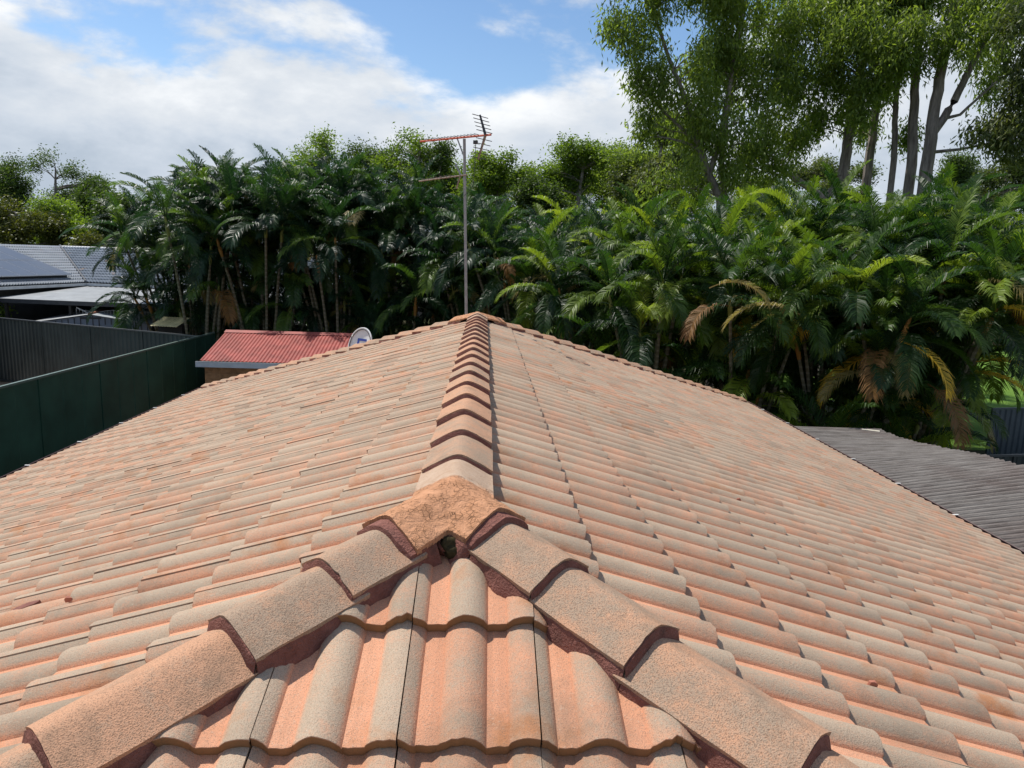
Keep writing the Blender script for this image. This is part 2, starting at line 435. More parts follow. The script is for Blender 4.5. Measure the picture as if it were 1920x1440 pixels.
def clip_geo(v, f, h, rd, lines, a0, slh):
    bm = bmesh.new(); lh = bm.verts.layers.float.new('h'); lr = bm.verts.layers.float.new('r')
    vs = []
    for p, a, b in zip(v, h, rd):
        q = bm.verts.new(p); q[lh] = a; q[lr] = b; vs.append(q)
    for q in f: bm.faces.new([vs[i] for i in q])
    for na, ns, d in lines:
        # a = a0+x ; sl = slh - y
        n2 = Vector((na, -ns, 0)); L = n2.length; dd = (d-na*a0-ns*slh)/L; n2 /= L
        bmesh.ops.bisect_plane(bm, geom=bm.verts[:]+bm.edges[:]+bm.faces[:], plane_co=n2*dd, plane_no=n2, clear_outer=True)
    bm.verts.index_update()
    V = [tuple(q.co) for q in bm.verts]; F = [[q.index for q in fa.verts] for fa in bm.faces]
    H = [q[lh] for q in bm.verts]; Rr = [q[lr] for q in bm.verts]; bm.free()
    return V, F, H, Rr
jit = random.Random(3)
fieldV, fieldF, fieldH, fieldR, fieldT = [], [], [], [], []; nb = 0
for idx, (area, fc, k, i, a0, slh, cut) in enumerate(specs):
    O, A, U, N = face_frame(fc); lines = FACES[fc][2]
    big = jit.random() < .05
    dn = jit.uniform(-.001, .001)+(.0035 if big else 0); rot = jit.uniform(-.005, .005)*(1.6 if big else 1); tilt = jit.uniform(-.0035, .0035)
    org = O+A*(a0+jit.uniform(-.0012, .0012))-U*(slh+jit.uniform(-.003, .003))+N*dn
    M = Matrix(((A.x, U.x, N.x, org.x), (A.y, U.y, N.y, org.y), (A.z, U.z, N.z, org.z), (0, 0, 0, 1))) @ Matrix.Rotation(rot, 4, 'Z') @ Matrix.Rotation(tilt, 4, 'Y')
    if idx < 300:
        pr = PROTO[jit.randrange(7)]
        if cut:
            V, F, H, Rr = clip_geo(*pr[:4], lines, a0, slh)
            if len(F) < 2: continue
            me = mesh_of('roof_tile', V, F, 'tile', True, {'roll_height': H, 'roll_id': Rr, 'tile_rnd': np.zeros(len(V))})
        else: me = pr[4]
        obj('roof_tile', me, house, mtx=HI @ M)
    else:
        V, F, H, Rr = LOWP
        if cut: V, F, H, Rr = clip_geo(V, F, H, Rr, lines, a0, slh)
        if len(F) < 2: continue
        Mn = np.array(HI @ M); V = np.asarray(V)@Mn[:3, :3].T+Mn[:3, 3]
        fieldV.append(V); fieldF += [[q+nb for q in fa] for fa in F]; nb += len(V)
        fieldH.append(H); fieldR.append(Rr); fieldT.append(np.full(len(V), jit.random()))
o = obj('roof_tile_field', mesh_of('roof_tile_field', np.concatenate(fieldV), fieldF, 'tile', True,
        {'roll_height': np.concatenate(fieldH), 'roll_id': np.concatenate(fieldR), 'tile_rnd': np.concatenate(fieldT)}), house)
o['kind'] = 'stuff'
# dark sarking below the tiles
def roofpt(dx, dy, drop=.045):  # dx,dy signed plan corners
    return Vector((X0+dx*LH, (YA if dy < 0 else YA+RL)+dy*LH, AZ-LH*TN-drop))
mb = MB(); a1, a2 = APX-Vector((0, 0, .045)), APX+Vector((0, RL, -.045))
c1, c2, c3, c4 = roofpt(-1, -1), roofpt(1, -1), roofpt(1, 1), roofpt(-1, 1)
mb.add([a1, a2, c1, c2, c3, c4], [(0, 2, 3), (0, 3, 4, 1), (1, 4, 5), (1, 5, 2, 0)]); mb.build('sarking', 'underlay', house, inv=HI)
# gutters, fascia, soffit and walls
EZ = AZ-LH*TN
def ring(off, z0, z1, th, name, m):
    x0, x1, y0, y1 = X0-LH-off, X0+LH+off, YA-LH-off, YA+RL+LH+off
    mb = MB()
    mb.box((x0, y0, z0), (x0+th, y1, z1)); mb.box((x1-th, y0, z0), (x1, y1, z1))
    mb.box((x0+th, y0, z0), (x1-th, y0+th, z1)); mb.box((x0+th, y1-th, z0), (x1-th, y1, z1))
    return mb.build(name, m, house, inv=HI)
for (xa, xb, ya, yb) in ((X0+LH-.04, X0+LH+.115, YA-LH-.1, YA+RL+LH+.1), (X0-LH-.115, X0-LH+.04, YA-LH-.1, YA+RL+LH+.1)):
    out = xb if xa > 0 else xa; inn = xa if xa > 0 else xb; sg = 1 if xa > 0 else -1
    mb = MB(); prof = [(inn, -.02), (inn, -.115), (out, -.115), (out, .018), (out-sg*.012, .032), (out-sg*.020, .026), (out-sg*.006, .012), (out-sg*.006, -.109), (inn+sg*.006, -.109), (inn+sg*.006, -.02)]
    n = len(prof); v = [(x, y, EZ+z) for y in (ya, yb) for x, z in prof]
    mb.add(v, [(k, (k+1) % n, n+(k+1) % n, n+k) for k in range(n)]); g_ = mb.build('gutter', 'gutter', house, inv=HI)
    y = ya+.7
    while y < yb:
        MB().box((min(inn+sg*.02, out-sg*.001), y, EZ+.030), (max(inn+sg*.02, out-sg*.001), y+.022, EZ+.038)).build('gutter_clip', 'clip', g_, inv=HI); y += 1.22
ring(-.06, EZ-.22, EZ-.05, .02, 'fascia', 'gutter')
ring(-.5, 0, EZ-.1, .11, 'wall', 'brick')

# --- ridge and hip caps
CW, CK, CR = .125, .60, .030
def csec(p): return -CK*(math.sqrt(p*p+CR*CR)-CR)
def cap_mesh(length, seed, w=CW, trim=None):
    r = random.Random(seed); n, m = 17, 7; off = Vector((seed*3.1, seed*1.7, .3))
    ps = [w*(-1+2*k/(n-1)) for k in range(n)]
    top, bot = [], []
    for j in range(m):
        y = length*j/(m-1)
        for k, p in enumerate(ps):
            q = Vector((p, y, csec(p)))
            d = mnoise.noise(q*9+off)*.0045+mnoise.noise(q*28+off)*.0015
            fr = (abs(mnoise.noise(Vector((p*40, seed, 0))))*.004+max(0, mnoise.noise(Vector((p*90, seed, 5)))-.25)*.02) if j == 0 else 0
            top.append(Vector((p*(1+.01*mnoise.noise(Vector((y*7, seed, 2)))), y+fr, q.z+d)))
            bot.append(Vector((p*.97, y+fr+(.001 if j == 0 else 0), q.z+d-.013)))
    v = top+bot; T = len(top); f = []
    for j in range(m-1):
        for k in range(n-1):
            a = j*n+k; f.append((a, a+1, a+1+n, a+n)); f.append((T+a, T+a+n, T+a+1+n, T+a+1))
    for k in range(n-1): f.append((k, T+k, T+k+1, k+1)); a = (m-1)*n+k; f.append((a, a+1, T+a+1, T+a))
    for j in range(m-1):
        a = j*n; f.append((a, a+n, T+a+n, T+a)); a = j*n+n-1; f.append((a, T+a, T+a+n, a+n))
    return mesh_of('cap', v, f, 'cap', True)
def mortar_mesh(length, seed, depth=.10, flare=.012, w=CW, y0=-.0015):
    m = 15; off = Vector((seed*2.3, .7, seed)); ps = [-.965, -.8, -.55, -.28, 0, .28, .55, .8, .965]; v = []; nr = None
    for j in range(m):
        y = y0+(length-y0)*j/(m-1); rg = []
        fl = flare*(1+2.4*max(-.4, mnoise.noise(Vector((y*14, seed, 4)))))
        rg.append((-w*.94-fl, y, csec(w)-depth)); 
        rg.append((-w*.955-fl*.3, y, csec(w)-.022))
        for s in ps: rg.append((w*s, y, csec(w*s)-.0055-(.004 if abs(s) > .9 else 0)))
        rg.append((w*.955+fl*.3, y, csec(w)-.022)); rg.append((w*.94+fl, y, csec(w)-depth))
        for q in rg:
            q = Vector(q); dd = .0065
            v.append(q+Vector((mnoise.noise(q*26+off), mnoise.noise(q*31-off)*(.8 if j == 0 else .2), mnoise.noise(q*23+off*2)*.35))*dd)
        nr = len(rg)
    f = [(j*nr+k, j*nr+k+1, (j+1)*nr+k+1, (j+1)*nr+k) for j in range(m-1) for k in range(nr-1)]
    # sloped pointing across the open front, then the closing face
    b = len(v)
    for s in ps:
        q = Vector((w*s*1.01, y0-.013, csec(w*s)-.040)); v.append(q+Vector((0, mnoise.noise(q*45+off)*.006, mnoise.noise(q*33-off)*.003)))
    f += [(2+k, b+k, b+k+1, 2+k+1) for k in range(len(ps)-1)]
    f.append(tuple([b+k for k in range(len(ps)-1, -1, -1)]+[1, 0, nr-1, nr-2]))
    return mesh_of('mortar', v, f, 'mortar', True)
def place_cap(name, front, back_dir, crest_f, crest_b, gauge, length, me, mo, latn):
    """front: point on the roof's edge line under the cap's exposed end; back_dir: unit vector up the line"""
    Z = latn.cross(back_dir).normalized()
    tiltv = (back_dir*gauge-Z*(crest_f-crest_b)).normalized()
    Zt = latn.cross(tiltv).normalized(); p = front+Z*crest_f
    M = Matrix(((latn.x, tiltv.x, Zt.x, p.x), (latn.y, tiltv.y, Zt.y, p.y), (latn.z, tiltv.z, Zt.z, p.z), (0, 0, 0, 1)))
    M = M @ Matrix.Rotation(jit.uniform(-.018, .018), 4, 'Z') @ Matrix.Rotation(jit.uniform(-.025, .025), 4, 'Y')
    o = obj(name, me, house, mtx=HI @ M)
    obj('mortar', mo, o)
    return o
capm = [cap_mesh(.425, s) for s in range(5)]; morm = [mortar_mesh(.40, s) for s in range(5)]
morr = [mortar_mesh(.40, s+9, .09, .006) for s in range(4)]
YR = 2.439
nrc = int((YA+RL-.12-YR)/.385)+1
for k in range(nrc):
    y = YR+k*.385
    place_cap('ridge_cap', Vector((X0, y, AZ)), Vector((0, 1, 0)), .108, .083, .385, .425, capm[k % 5], morr[k % 4], Vector((1, 0, 0)))
hz = TN/math.sqrt(2); hcos = 1/math.sqrt(1+hz*hz); HLEN = LH*math.sqrt(2)/hcos
def hip(apex, sx, sy, ts):
    up_ = Vector((-sx, -sy, 0)).normalized()*hcos+Vector((0, 0, hz*hcos))
    lat = up_.cross(Vector((0, 0, 1))).normalized()
    for k, t in enumerate(ts):
        prev = ts[k-1] if k else t-.2
        ln = t-prev+.045
        me = capm[(k*2) % 5] if abs(ln-.43) < .03 else cap_mesh(max(ln, .1), 20+k)
        mo = morm[k % 5] if abs(ln-.43) < .03 else mortar_mesh(max(ln-.02, .1), 30+k)
        place_cap('hip_cap', apex-up_*(t-.028), up_, .110, .079, .385, ln, me, mo, lat)
def cont(ts):
    ts = list(ts)
    while ts[-1]+.385 < HLEN+.02: ts.append(ts[-1]+.385)
    return ts
hip(APX, -1, -1, cont([.474, .747, 1.156])); hip(APX, 1, -1, cont([.456, .759, 1.162]))
AP2 = APX+Vector((0, RL, 0))
hip(AP2, -1, 1, cont([.45, .82])); hip(AP2, 1, 1, cont([.45, .82]))
# three-way apex pieces
def apex_piece(apex, sgn, arms, ridge_len, seed):
    """sgn -1: near end. arms: hip arm lengths along the slope for x<0 and x>0"""
    g = .008; N_ = 72; H = {}
    dirs = [((0., -sgn), 0., ridge_len, .089), ((-.7071, sgn*.7071), hz, arms[0]*hcos, .120), ((.7071, sgn*.7071), hz, arms[1]*hcos, .120)]
    for ix in range(-N_, N_+1):
        for iy in range(-N_, N_+1):
            x, y = ix*g, iy*g; best = None
            for (dx, dy), sl, ln, hc in dirs:
                t = x*dx+y*dy; p = x*dy-y*dx
                if -.02 <= t <= ln+g*.75 and abs(p) <= CW+g*.75:
                    ts = ln if t > ln-g*.75 else t; psn = math.copysign(CW, p) if abs(p) > CW-g*.75 else p
                    base = .108+(hc-.108)*max(0, t)/ln
                    z = base-sl*max(t, 0)+csec(p)
                    if best is None or z > best[0]: best = (z, ts*dx+psn*dy, ts*dy-psn*dx)
            if best is not None: H[(ix, iy)] = best
    idx = {}; v = []; sm = []
    for (ix, iy), (z, x, y) in H.items():
        tr = y*(-sgn)
        n1 = mnoise.fractal(Vector((x*22, y*22, seed)), .9, 2., 4)
        s = 1-max(0, min(1, (tr-.02)/.13))
        idx[(ix, iy)] = len(v); v.append((x, y, z+n1*.0042*s+.003*s)); sm.append(s)
    cells = [(a, b) for (a, b) in H if all(q in H for q in ((a+1, b), (a+1, b+1), (a, b+1)))]
    cs = set(cells); nv = len(v); f = []
    v += [(x*.985, y*.985, z-.016) for x, y, z in v]; sm += sm
    for a, b in cells:
        q = [idx[(a, b)], idx[(a+1, b)], idx[(a+1, b+1)], idx[(a, b+1)]]; f.append(q)
        for (da, db), (i, j) in (((0, -1), (0, 1)), ((1, 0), (1, 2)), ((0, 1), (2, 3)), ((-1, 0), (3, 0))):
            if (a+da, b+db) not in cs: f.append((q[j], q[i], q[i]+nv, q[j]+nv))
    o = obj('apex_cap', mesh_of('apex_cap', v, f, 'apex', True, {'smear': sm}), house, mtx=HI @ Matrix.Translation(apex))
    o['label'] = 'orange crusted three-way cap where the ridge meets two hips'
    for s_, ln in ((-1, arms[0]), (1, arms[1])):
        up_ = Vector((-s_, -sgn, 0)).normalized()*hcos+Vector((0, 0, hz*hcos)); lat = up_.cross(Vector((0, 0, 1))).normalized()
        Z = lat.cross(up_); p = -up_*(ln+.004)+Z*.115
        M = Matrix(((lat.x, up_.x, Z.x, p.x), (lat.y, up_.y, Z.y, p.y), (lat.z, up_.z, Z.z, p.z), (0, 0, 0, 1)))
        obj('mortar', mortar_mesh(ln*.35, seed+s_), o, mtx=M)
    M = Matrix.Translation((0, -sgn*.13, .072)) @ (Matrix.Identity(4) if sgn < 0 else Matrix.Rotation(math.pi, 4, 'Z'))
    obj('mortar', mortar_mesh(ridge_len-.13, seed+5), o, mtx=M)
    return o
ap = apex_piece(APX, -1, (.254, .195), .36, 3)
apex_piece(AP2, 1, (.42, .42), .30, 8)
# mossy lump coloured dark for the shaded hollow under the near apex cap
bm = bmesh.new(); bmesh.ops.create_icosphere(bm, subdivisions=3, radius=.030)
for q in bm.verts: q.co = Vector((q.co.x*1.35, q.co.y*.7, q.co.z*.95))*(1+.7*mnoise.noise(q.co*30)+.25*mnoise.noise(q.co*90))
me = bpy.data.meshes.new('moss_shade_lump'); bm.to_mesh(me); bm.free(); me.materials.append(MATS['moss_shade'])
me.polygons.foreach_set('use_smooth', np.ones(len(me.polygons), bool))
o = obj('moss_shade', me, ap, loc=(.008, -.192, -.022))

bm = bmesh.new(); bmesh.ops.create_icosphere(bm, subdivisions=3, radius=.075)
for q in bm.verts: q.co = Vector((q.co.x*1.0, q.co.y*.8, q.co.z*.62))*(1+.25*mnoise.noise(q.co*24)+.08*mnoise.noise(q.co*80))
me = bpy.data.meshes.new('mortar_fill'); bm.to_mesh(me); bm.free(); me.materials.append(MATS['mortar'])
me.polygons.foreach_set('use_smooth', np.ones(len(me.polygons), bool))
obj('mortar', me, ap, loc=(.006, -.135, -.025))

# small things lying on the tiles
def on_face(fc, a, sl, n=.03):
    O, A, U, N = face_frame(fc); return O+A*a-U*sl+N*n, A, U, N
def flake(name, fc, a, sl, n, size, m, label, cat, seed):
    p, A, U, N = on_face(fc, a, sl, n); r = random.Random(seed)
    k = 9; pts = [(math.cos(t)*size*(1+.5*r.random()), math.sin(t)*size*.42*(1+.6*r.random())) for t in [2*math.pi*i/k for i in range(k)]]
    v = [(x, y, .004+.010*math.cos(x/size)) for x, y in pts]+[(x, y, -.004) for x, y in pts]+[(0, 0, .018)]
    f = [(i, (i+1) % k, 2*k) for i in range(k)]+[((i+1) % k, i, k+i, k+(i+1) % k) for i in range(k)]+[tuple(range(2*k-1, k-1, -1))]
    M = Matrix(((A.x, U.x, N.x, p.x), (A.y, U.y, N.y, p.y), (A.z, U.z, N.z, p.z), (0, 0, 0, 1))) @ Matrix.Rotation(r.uniform(1.2, 1.9), 4, 'Z')
    return tag(obj(name, mesh_of(name, v, f, m, True), None, mtx=M), label, cat)
flake('mortar_crumb', 'left', -.40, 1.66, .036, .05, 'mortar', 'dark red crumb of mortar lying on the left roof slope', 'mortar crumb', 1)
flake('dead_leaf', 'left', -.328, 1.443, .036, .011, 'rust_cap', 'tiny curled dead leaf on the left roof slope', 'leaf', 2)
flake('dead_leaf', 'right', -.218, 1.32, .036, .013, 'rust_cap', 'small dry leaf caught on the near right roof slope', 'leaf', 3)
flake('dead_leaf', 'right', 1.778, 1.649, .036, .011, 'rust_cap', 'small dark leaf lying midway up the right roof slope', 'leaf', 4)

# ------------------------------------------------------------------ television aerial behind the far apex
BR, BL = Vector((.03, 9.45, 6.73)), Vector((-.92, 10.22, 6.73))
bd = (BL-BR).normalized(); el = bd.cross(Vector((0, 0, 1))).normalized()
mtop = BR.lerp(BL, .36)-Vector((0, 0, .02)); mbase = Vector((-.23, 9.75, AZ-.5*TN-.02))
an = empty('television_aerial', mbase, 'red and black television aerial on a grey mast behind the far roof apex', 'aerial')
AI = Matrix.Translation(-mbase)
MB().tube([mbase, mtop], .019, 8).build('mast', 'grey_metal', an, True, inv=AI)
MB().tube([mtop+bd*.12+Vector((0, 0, .01)), mtop-Vector((0, 0, .22))+bd*.0], .009, 6).build('strut', 'grey_metal', an, inv=AI)
MB().box((-.11, -.012, -.012), (.11, .012, .012), Matrix.Translation(mbase+Vector((0, 0, .03)))).build('foot_bracket', 'grey_metal', an, inv=AI)
boom = MB().tube([BR, BL], .0135, 6).build('boom', 'orange_metal', an, inv=AI)
for k in range(17):
    p = BR+bd*(.20+k*.058)+Vector((0, 0, .012)); hl = .095-.0018*k
    MB().tube([p-el*hl, p+el*hl], .0045, 5).build('director', 'dark_metal', boom, inv=AI)
piv = BR+bd*.09
for s, ln in ((1, .27), (-1, .31)):
    tip = piv+Vector((0, 0, s*ln*.93))+bd*ln*.36
    arm = MB().tube([piv, tip], [.02, .013], 6).build('reflector_arm', 'dark_metal' if s > 0 else 'old_metal', an, inv=AI)
    for k in range(5):
        p = piv.lerp(tip, .18+.19*k)
        MB().tube([p-el*.155, p+el*.155], .0052, 5).build('reflector_rod', 'dark_metal', arm, inv=AI)
jb = BR+bd*.25+Vector((0, 0, -.075))
MB().box((-.03, -.025, -.02), (.03, .025, .02), Matrix.Translation(jb)).build('junction_box', 'dark_metal', an, inv=AI)
MB().tube([jb, jb+Vector((.0, 0, -.25)), jb+Vector((-.02, 0, -.55)), mtop-Vector((-.01, 0, .72))], .004, 5).build('cable', 'dark_metal', an, inv=AI)
lb = mtop-Vector((0, 0, .45)); lbe = lb+bd*.80+Vector((0, 0, -.05)); lb0 = lb-bd*.06
b2 = MB().tube([lb0, lbe], .010, 6).build('lower_boom', 'old_metal', an, inv=AI)
for k in range(7):
    p = lb+bd*(.22+k*.08)-Vector((0, 0, .005*k)); MB().tube([p-el*.05, p+el*.05], .004, 5).build('director', 'old_metal', b2, inv=AI)
p0 = lb+bd*.05
MB().tube([p0, p0+Vector((0, 0, .14))+bd*.09], .011, 6).build('reflector_arm', 'grey_metal', an, inv=AI)
MB().tube([p0, p0-Vector((0, 0, .17))+bd*.07], .011, 6).build('reflector_arm', 'old_metal', an, inv=AI)

# satellite dish on the far slope
dc = Vector((-2.14, 12.55, 3.65)); fd = Vector((-.62, -.74, .30)).normalized()   # facing
dsh = empty('satellite_dish', (dc.x, dc.y, 0), 'white round satellite dish with a blue mark behind the left far hip', 'satellite dish')
DI = Matrix.Translation(-Vector(dsh.location))
dx = fd.cross(Vector((0, 0, 1))).normalized()*-1; dy = fd.cross(dx)
if dy.z < 0: dy = -dy
mb = MB(); n, m = 36, 7; v = []; rad = .30
for side in (0, 1):
    for j in range(m):
        r = rad*j/(m-1)
        for k in range(n):
            a = 2*math.pi*k/n
            v.append(dc+dx*(r*math.cos(a)*.95)+dy*(r*math.sin(a))-fd*(.045*(1-(r/rad)**2)+(.012 if side else 0)))
f = [(s*m*n+j*n+k, s*m*n+j*n+(k+1) % n, s*m*n+(j+1)*n+(k+1) % n, s*m*n+(j+1)*n+k) for s in (0, 1) for j in range(m-1) for k in range(n)]
mb.add(v, f); mb.build('reflector', 'white_paint', dsh, True, inv=DI)
mb = MB(); mb.tube([dc+dx*(rad*math.cos(2*math.pi*k/n)*.95)+dy*(rad*math.sin(2*math.pi*k/n)) for k in range(n+1)], .012, 6, False); mb.build('rim', 'white_paint', dsh, True, inv=DI)
mb = MB(); mb.tube([dc+dx*(.272*math.cos(2*math.pi*k/n)*.95)+dy*(.272*math.sin(2*math.pi*k/n))+fd*.004 for k in range(n+1)], .006, 5, False); mb.build('groove_ring', 'dark_metal', dsh, True, inv=DI)
mb = MB()
def dp(x, y): return dc+dx*x+dy*y-fd*(.045*(1-(x*x+y*y)/rad**2)-.004)
for (xa, xb, ya, yb) in ((-.12, .11, .075, .115), (-.12, -.075, -.05, .075), (-.04, .10, -.02, .02)):
    mb.add([dp(xa, ya), dp(xb, ya), dp(xb, yb), dp(xa, yb)], [(0, 1, 2, 3)])
mb.build('blue_mark', 'blue_print', dsh, inv=DI)
fz = AZ-(dc.y+.25-YA-RL)*TN
MB().tube([dc-fd*.05, dc-fd*.20+Vector((0, 0, -.10)), Vector((dc.x+.1, dc.y+.22, fz-.01))], .02, 8).build('mount', 'grey_metal', dsh, True, inv=DI)
lnb = dc+fd*.33-dy*.20
MB().tube([dc-dy*.27-fd*.0, lnb], .010, 6).build('feed_arm', 'grey_metal', dsh, inv=DI)
MB().tube([lnb, lnb+dy*.05-fd*.05], .025, 8).build('feed_horn', 'white_paint', dsh, inv=DI)

# ------------------------------------------------------------------ corrugated sheet helper
def corrugated(name, m, parent, p0, ux, uy, w, l, pitch, amp, th=.004, inv=None, nper=6, sag=None, jag=None):
    """sheet from p0 spanning w along ux (across the ribs) and l along uy"""
    un = Vector(ux).cross(Vector(uy)).normalized(); n = int(w/pitch*nper)+1; ny = 2 if sag is None else 9; v = []
    for s in (0, -th):
        for j in range(ny):
            for k in range(n):
                x = w*k/(n-1); y = l*j/(ny-1)
                if jag and j == ny-1: y += jag(x)
                h = amp*.5*math.sin(2*math.pi*x/pitch)+s+(sag(x, y) if sag else 0)
                v.append(Vector(p0)+Vector(ux)*x+Vector(uy)*y+un*h)
    T = n*ny
    f = [(j*n+k, j*n+k+1, (j+1)*n+k+1, (j+1)*n+k) for j in range(ny-1) for k in range(n-1)]
    f += [tuple(T+i for i in reversed(q)) for q in f]
    for j in (0, ny-1): f += [(j*n+k, j*n+k+1, T+j*n+k+1, T+j*n+k) for k in range(n-1)]
    for k in (0, n-1): f += [(j*n+k, (j+1)*n+k, T+(j+1)*n+k, T+j*n+k) for j in range(ny-1)]
    return MB().add(v, f).build(name, m, parent, True, inv=inv)

# ------------------------------------------------------------------ red roofed garden shed
SX0, SX1, SY0, SYR, SZE, SZR = -7.72, -3.75, 19.8, 21.95, 2.2, 2.8
shed = empty('garden_shed', ((SX0+SX1)/2, SYR, 0), 'timber garden shed with red corrugated gable roof and grey gutter', 'shed')
SI = Matrix.Translation(-Vector(shed.location))
ud = Vector((0, SY0-SYR, SZE-SZR)); sl = ud.length; ud.normalize()
corrugated('roof_sheet', 'red_steel', shed, Vector((SX0, SY0, SZE)), (1, 0, 0), -ud, SX1-SX0, sl, .102, .022, inv=SI)
corrugated('roof_sheet', 'red_steel', shed, Vector((SX1, 2*SYR-SY0, SZE)), (-1, 0, 0), Vector((0, ud.y, -ud.z)), SX1-SX0, sl, .102, .022, inv=SI)
mb = MB()
mb.add([(SX0-.02, SYR-.17, SZR-.025), (SX1+.02, SYR-.17, SZR-.025), (SX1+.02, SYR, SZR+.035), (SX0-.02, SYR, SZR+.035), (SX1+.02, SYR+.17, SZR-.025), (SX0-.02, SYR+.17, SZR-.025),
            (SX0-.02, SYR-.17, SZR-.035), (SX1+.02, SYR-.17, SZR-.035), (SX1+.02, SYR, SZR+.025), (SX0-.02, SYR, SZR+.025)], [(0, 1, 2, 3), (3, 2, 4, 5), (0, 6, 7, 1), (6, 9, 8, 7), (0, 3, 9, 6), (1, 7, 8, 2)])
mb.build('ridge_flashing', 'red_steel', shed, inv=SI)
mb = MB(); mb.box((SX0-.06, SY0-.13, SZE-.16), (SX1+.06, SY0-.01, SZE-.155)); mb.box((SX0-.06, SY0-.137, SZE-.16), (SX1+.06, SY0-.13, SZE-.018)); mb.box((SX0-.066, SY0-.13, SZE-.16), (SX0-.06, SY0-.01, SZE-.018)); mb.box((SX0-.06, SY0-.145, SZE-.018), (SX1+.06, SY0-.122, SZE-.005))
mb.build('gutter', 'galv', shed, inv=SI)
k = 0; z = .05
while z < SZE-.2:
    z1 = min(z+.165, SZE-.17)
    MB().box((SX0+.12, SY0+.02+.006*(k % 2), z), (SX1-.1, SY0+.045+.006*(k % 2), z1-.006)).build('weatherboard', 'shed_board', shed, inv=SI); z += .165; k += 1
for sx in (SX0+.14, SX1-.16):
    v = [(sx, SY0+.05, 0), (sx, 2*SYR-SY0-.05, 0), (sx, 2*SYR-SY0-.05, SZE-.03), (sx, SYR, SZR-.04), (sx, SY0+.05, SZE-.03)]
    v += [(x+.03, y, z) for x, y, z in v]
    MB().add(v, [(0, 1, 2, 3, 4), (9, 8, 7, 6, 5)]+[(i, (i+1) % 5, 5+(i+1) % 5, 5+i) for i in range(5)]).build('side_wall', 'shed_board', shed, inv=SI)
MB().box((SX0+.17, 2*SYR-SY0-.08, 0), (SX1-.16, 2*SYR-SY0-.05, SZE-.05)).build('back_wall', 'shed_board', shed, inv=SI)

# ------------------------------------------------------------------ steel fences
def fence(name, a, b, z0, z1, npan, m, mr, label, rib=.19, amp=.03, flat=False):
    a, b = Vector(a), Vector(b); d = (b-a); L = d.length; d.normalize(); nrm = Vector((d.y, -d.x, 0))
    fe = empty(name, ((a+b)/2), label, 'fence'); FI = Matrix.Translation(-Vector(fe.location)); w = L/npan
    for k in range(npan):
        p = a+d*(w*k+.03); mb = MB(); ww = w-.06; prof = []
        x = 0.
        if flat:
            nr_ = 3
            for i in range(nr_):
                s0 = ww*i/nr_; s1 = ww*(i+1)/nr_
                prof += [(s0, 0), (s0+.02, .012), (s1-.02, .012), (s1-.001, 0)]
        else:
            while x+rib <= ww+.001:
                prof += [(x, 0), (x+rib*.18, amp), (x+rib*.62, amp), (x+rib*.80, 0)]; x += rib
            prof.append((ww, 0))
        n = len(prof); v = []
        for off in (0, -.003):
            for z in (z0+.05, z1-.05):
                v += [p+d*x+nrm*(h+off)+Vector((0, 0, z-a.z)) for x, h in prof]
        f = [(i, i+1, n+i+1, n+i) for i in range(n-1)]; f += [tuple(2*n+i for i in reversed(q)) for q in f]
        mb.add(v, f).build('panel', m, fe, inv=FI)
    for k in range(npan+1):
        p = a+d*(w*k); mb = MB()
        M = Matrix.Translation((p.x, p.y, 0)) @ Matrix.Rotation(math.atan2(d.y, d.x), 4, 'Z')
        mb.box((-.032, -.028, z0), (.032, .028, z1-.012), M).build('post', m, fe, inv=FI)
    M = Matrix.Translation((a.x, a.y, 0)) @ Matrix.Rotation(math.atan2(d.y, d.x), 4, 'Z')
    MB().box((0, -.032, z1-.045), (L, .032, z1), M).build('top_rail', mr, fe, inv=FI)
    MB().box((0, -.030, z0+.02), (L, .030, z0+.07), M).build('bottom_rail', m, fe, inv=FI)
    return fe
fence('steel_fence', (-9.35, 5.8, 0), (-8.93, 24.2, 0), .12, 2.5, 8, 'fence_green', 'fence_rail', 'dark green flat-panel steel fence running beside the left eave', flat=True)
fence('steel_fence', (-8.99, 23.05, 0), (-24.5, 30.1, 0), .12, 2.5, 7, 'fence_charcoal', 'fence_charcoal_rail', 'charcoal ribbed steel fence meeting the green fence at left')
fence('steel_fence', (14.0, 18.85, 0), (26, 21.2, 0), .0, 1.62, 5, 'fence_grey', 'fence_grey', 'blue-grey ribbed steel fence at far right in front of the lawn')
fence('steel_fence', (9.6, 14.9, 0), (24, 17.2, 0), .0, 1.25, 6, 'fence_charcoal', 'fence_charcoal_rail', 'low black steel fence at the right edge beyond the grey wavy roof')

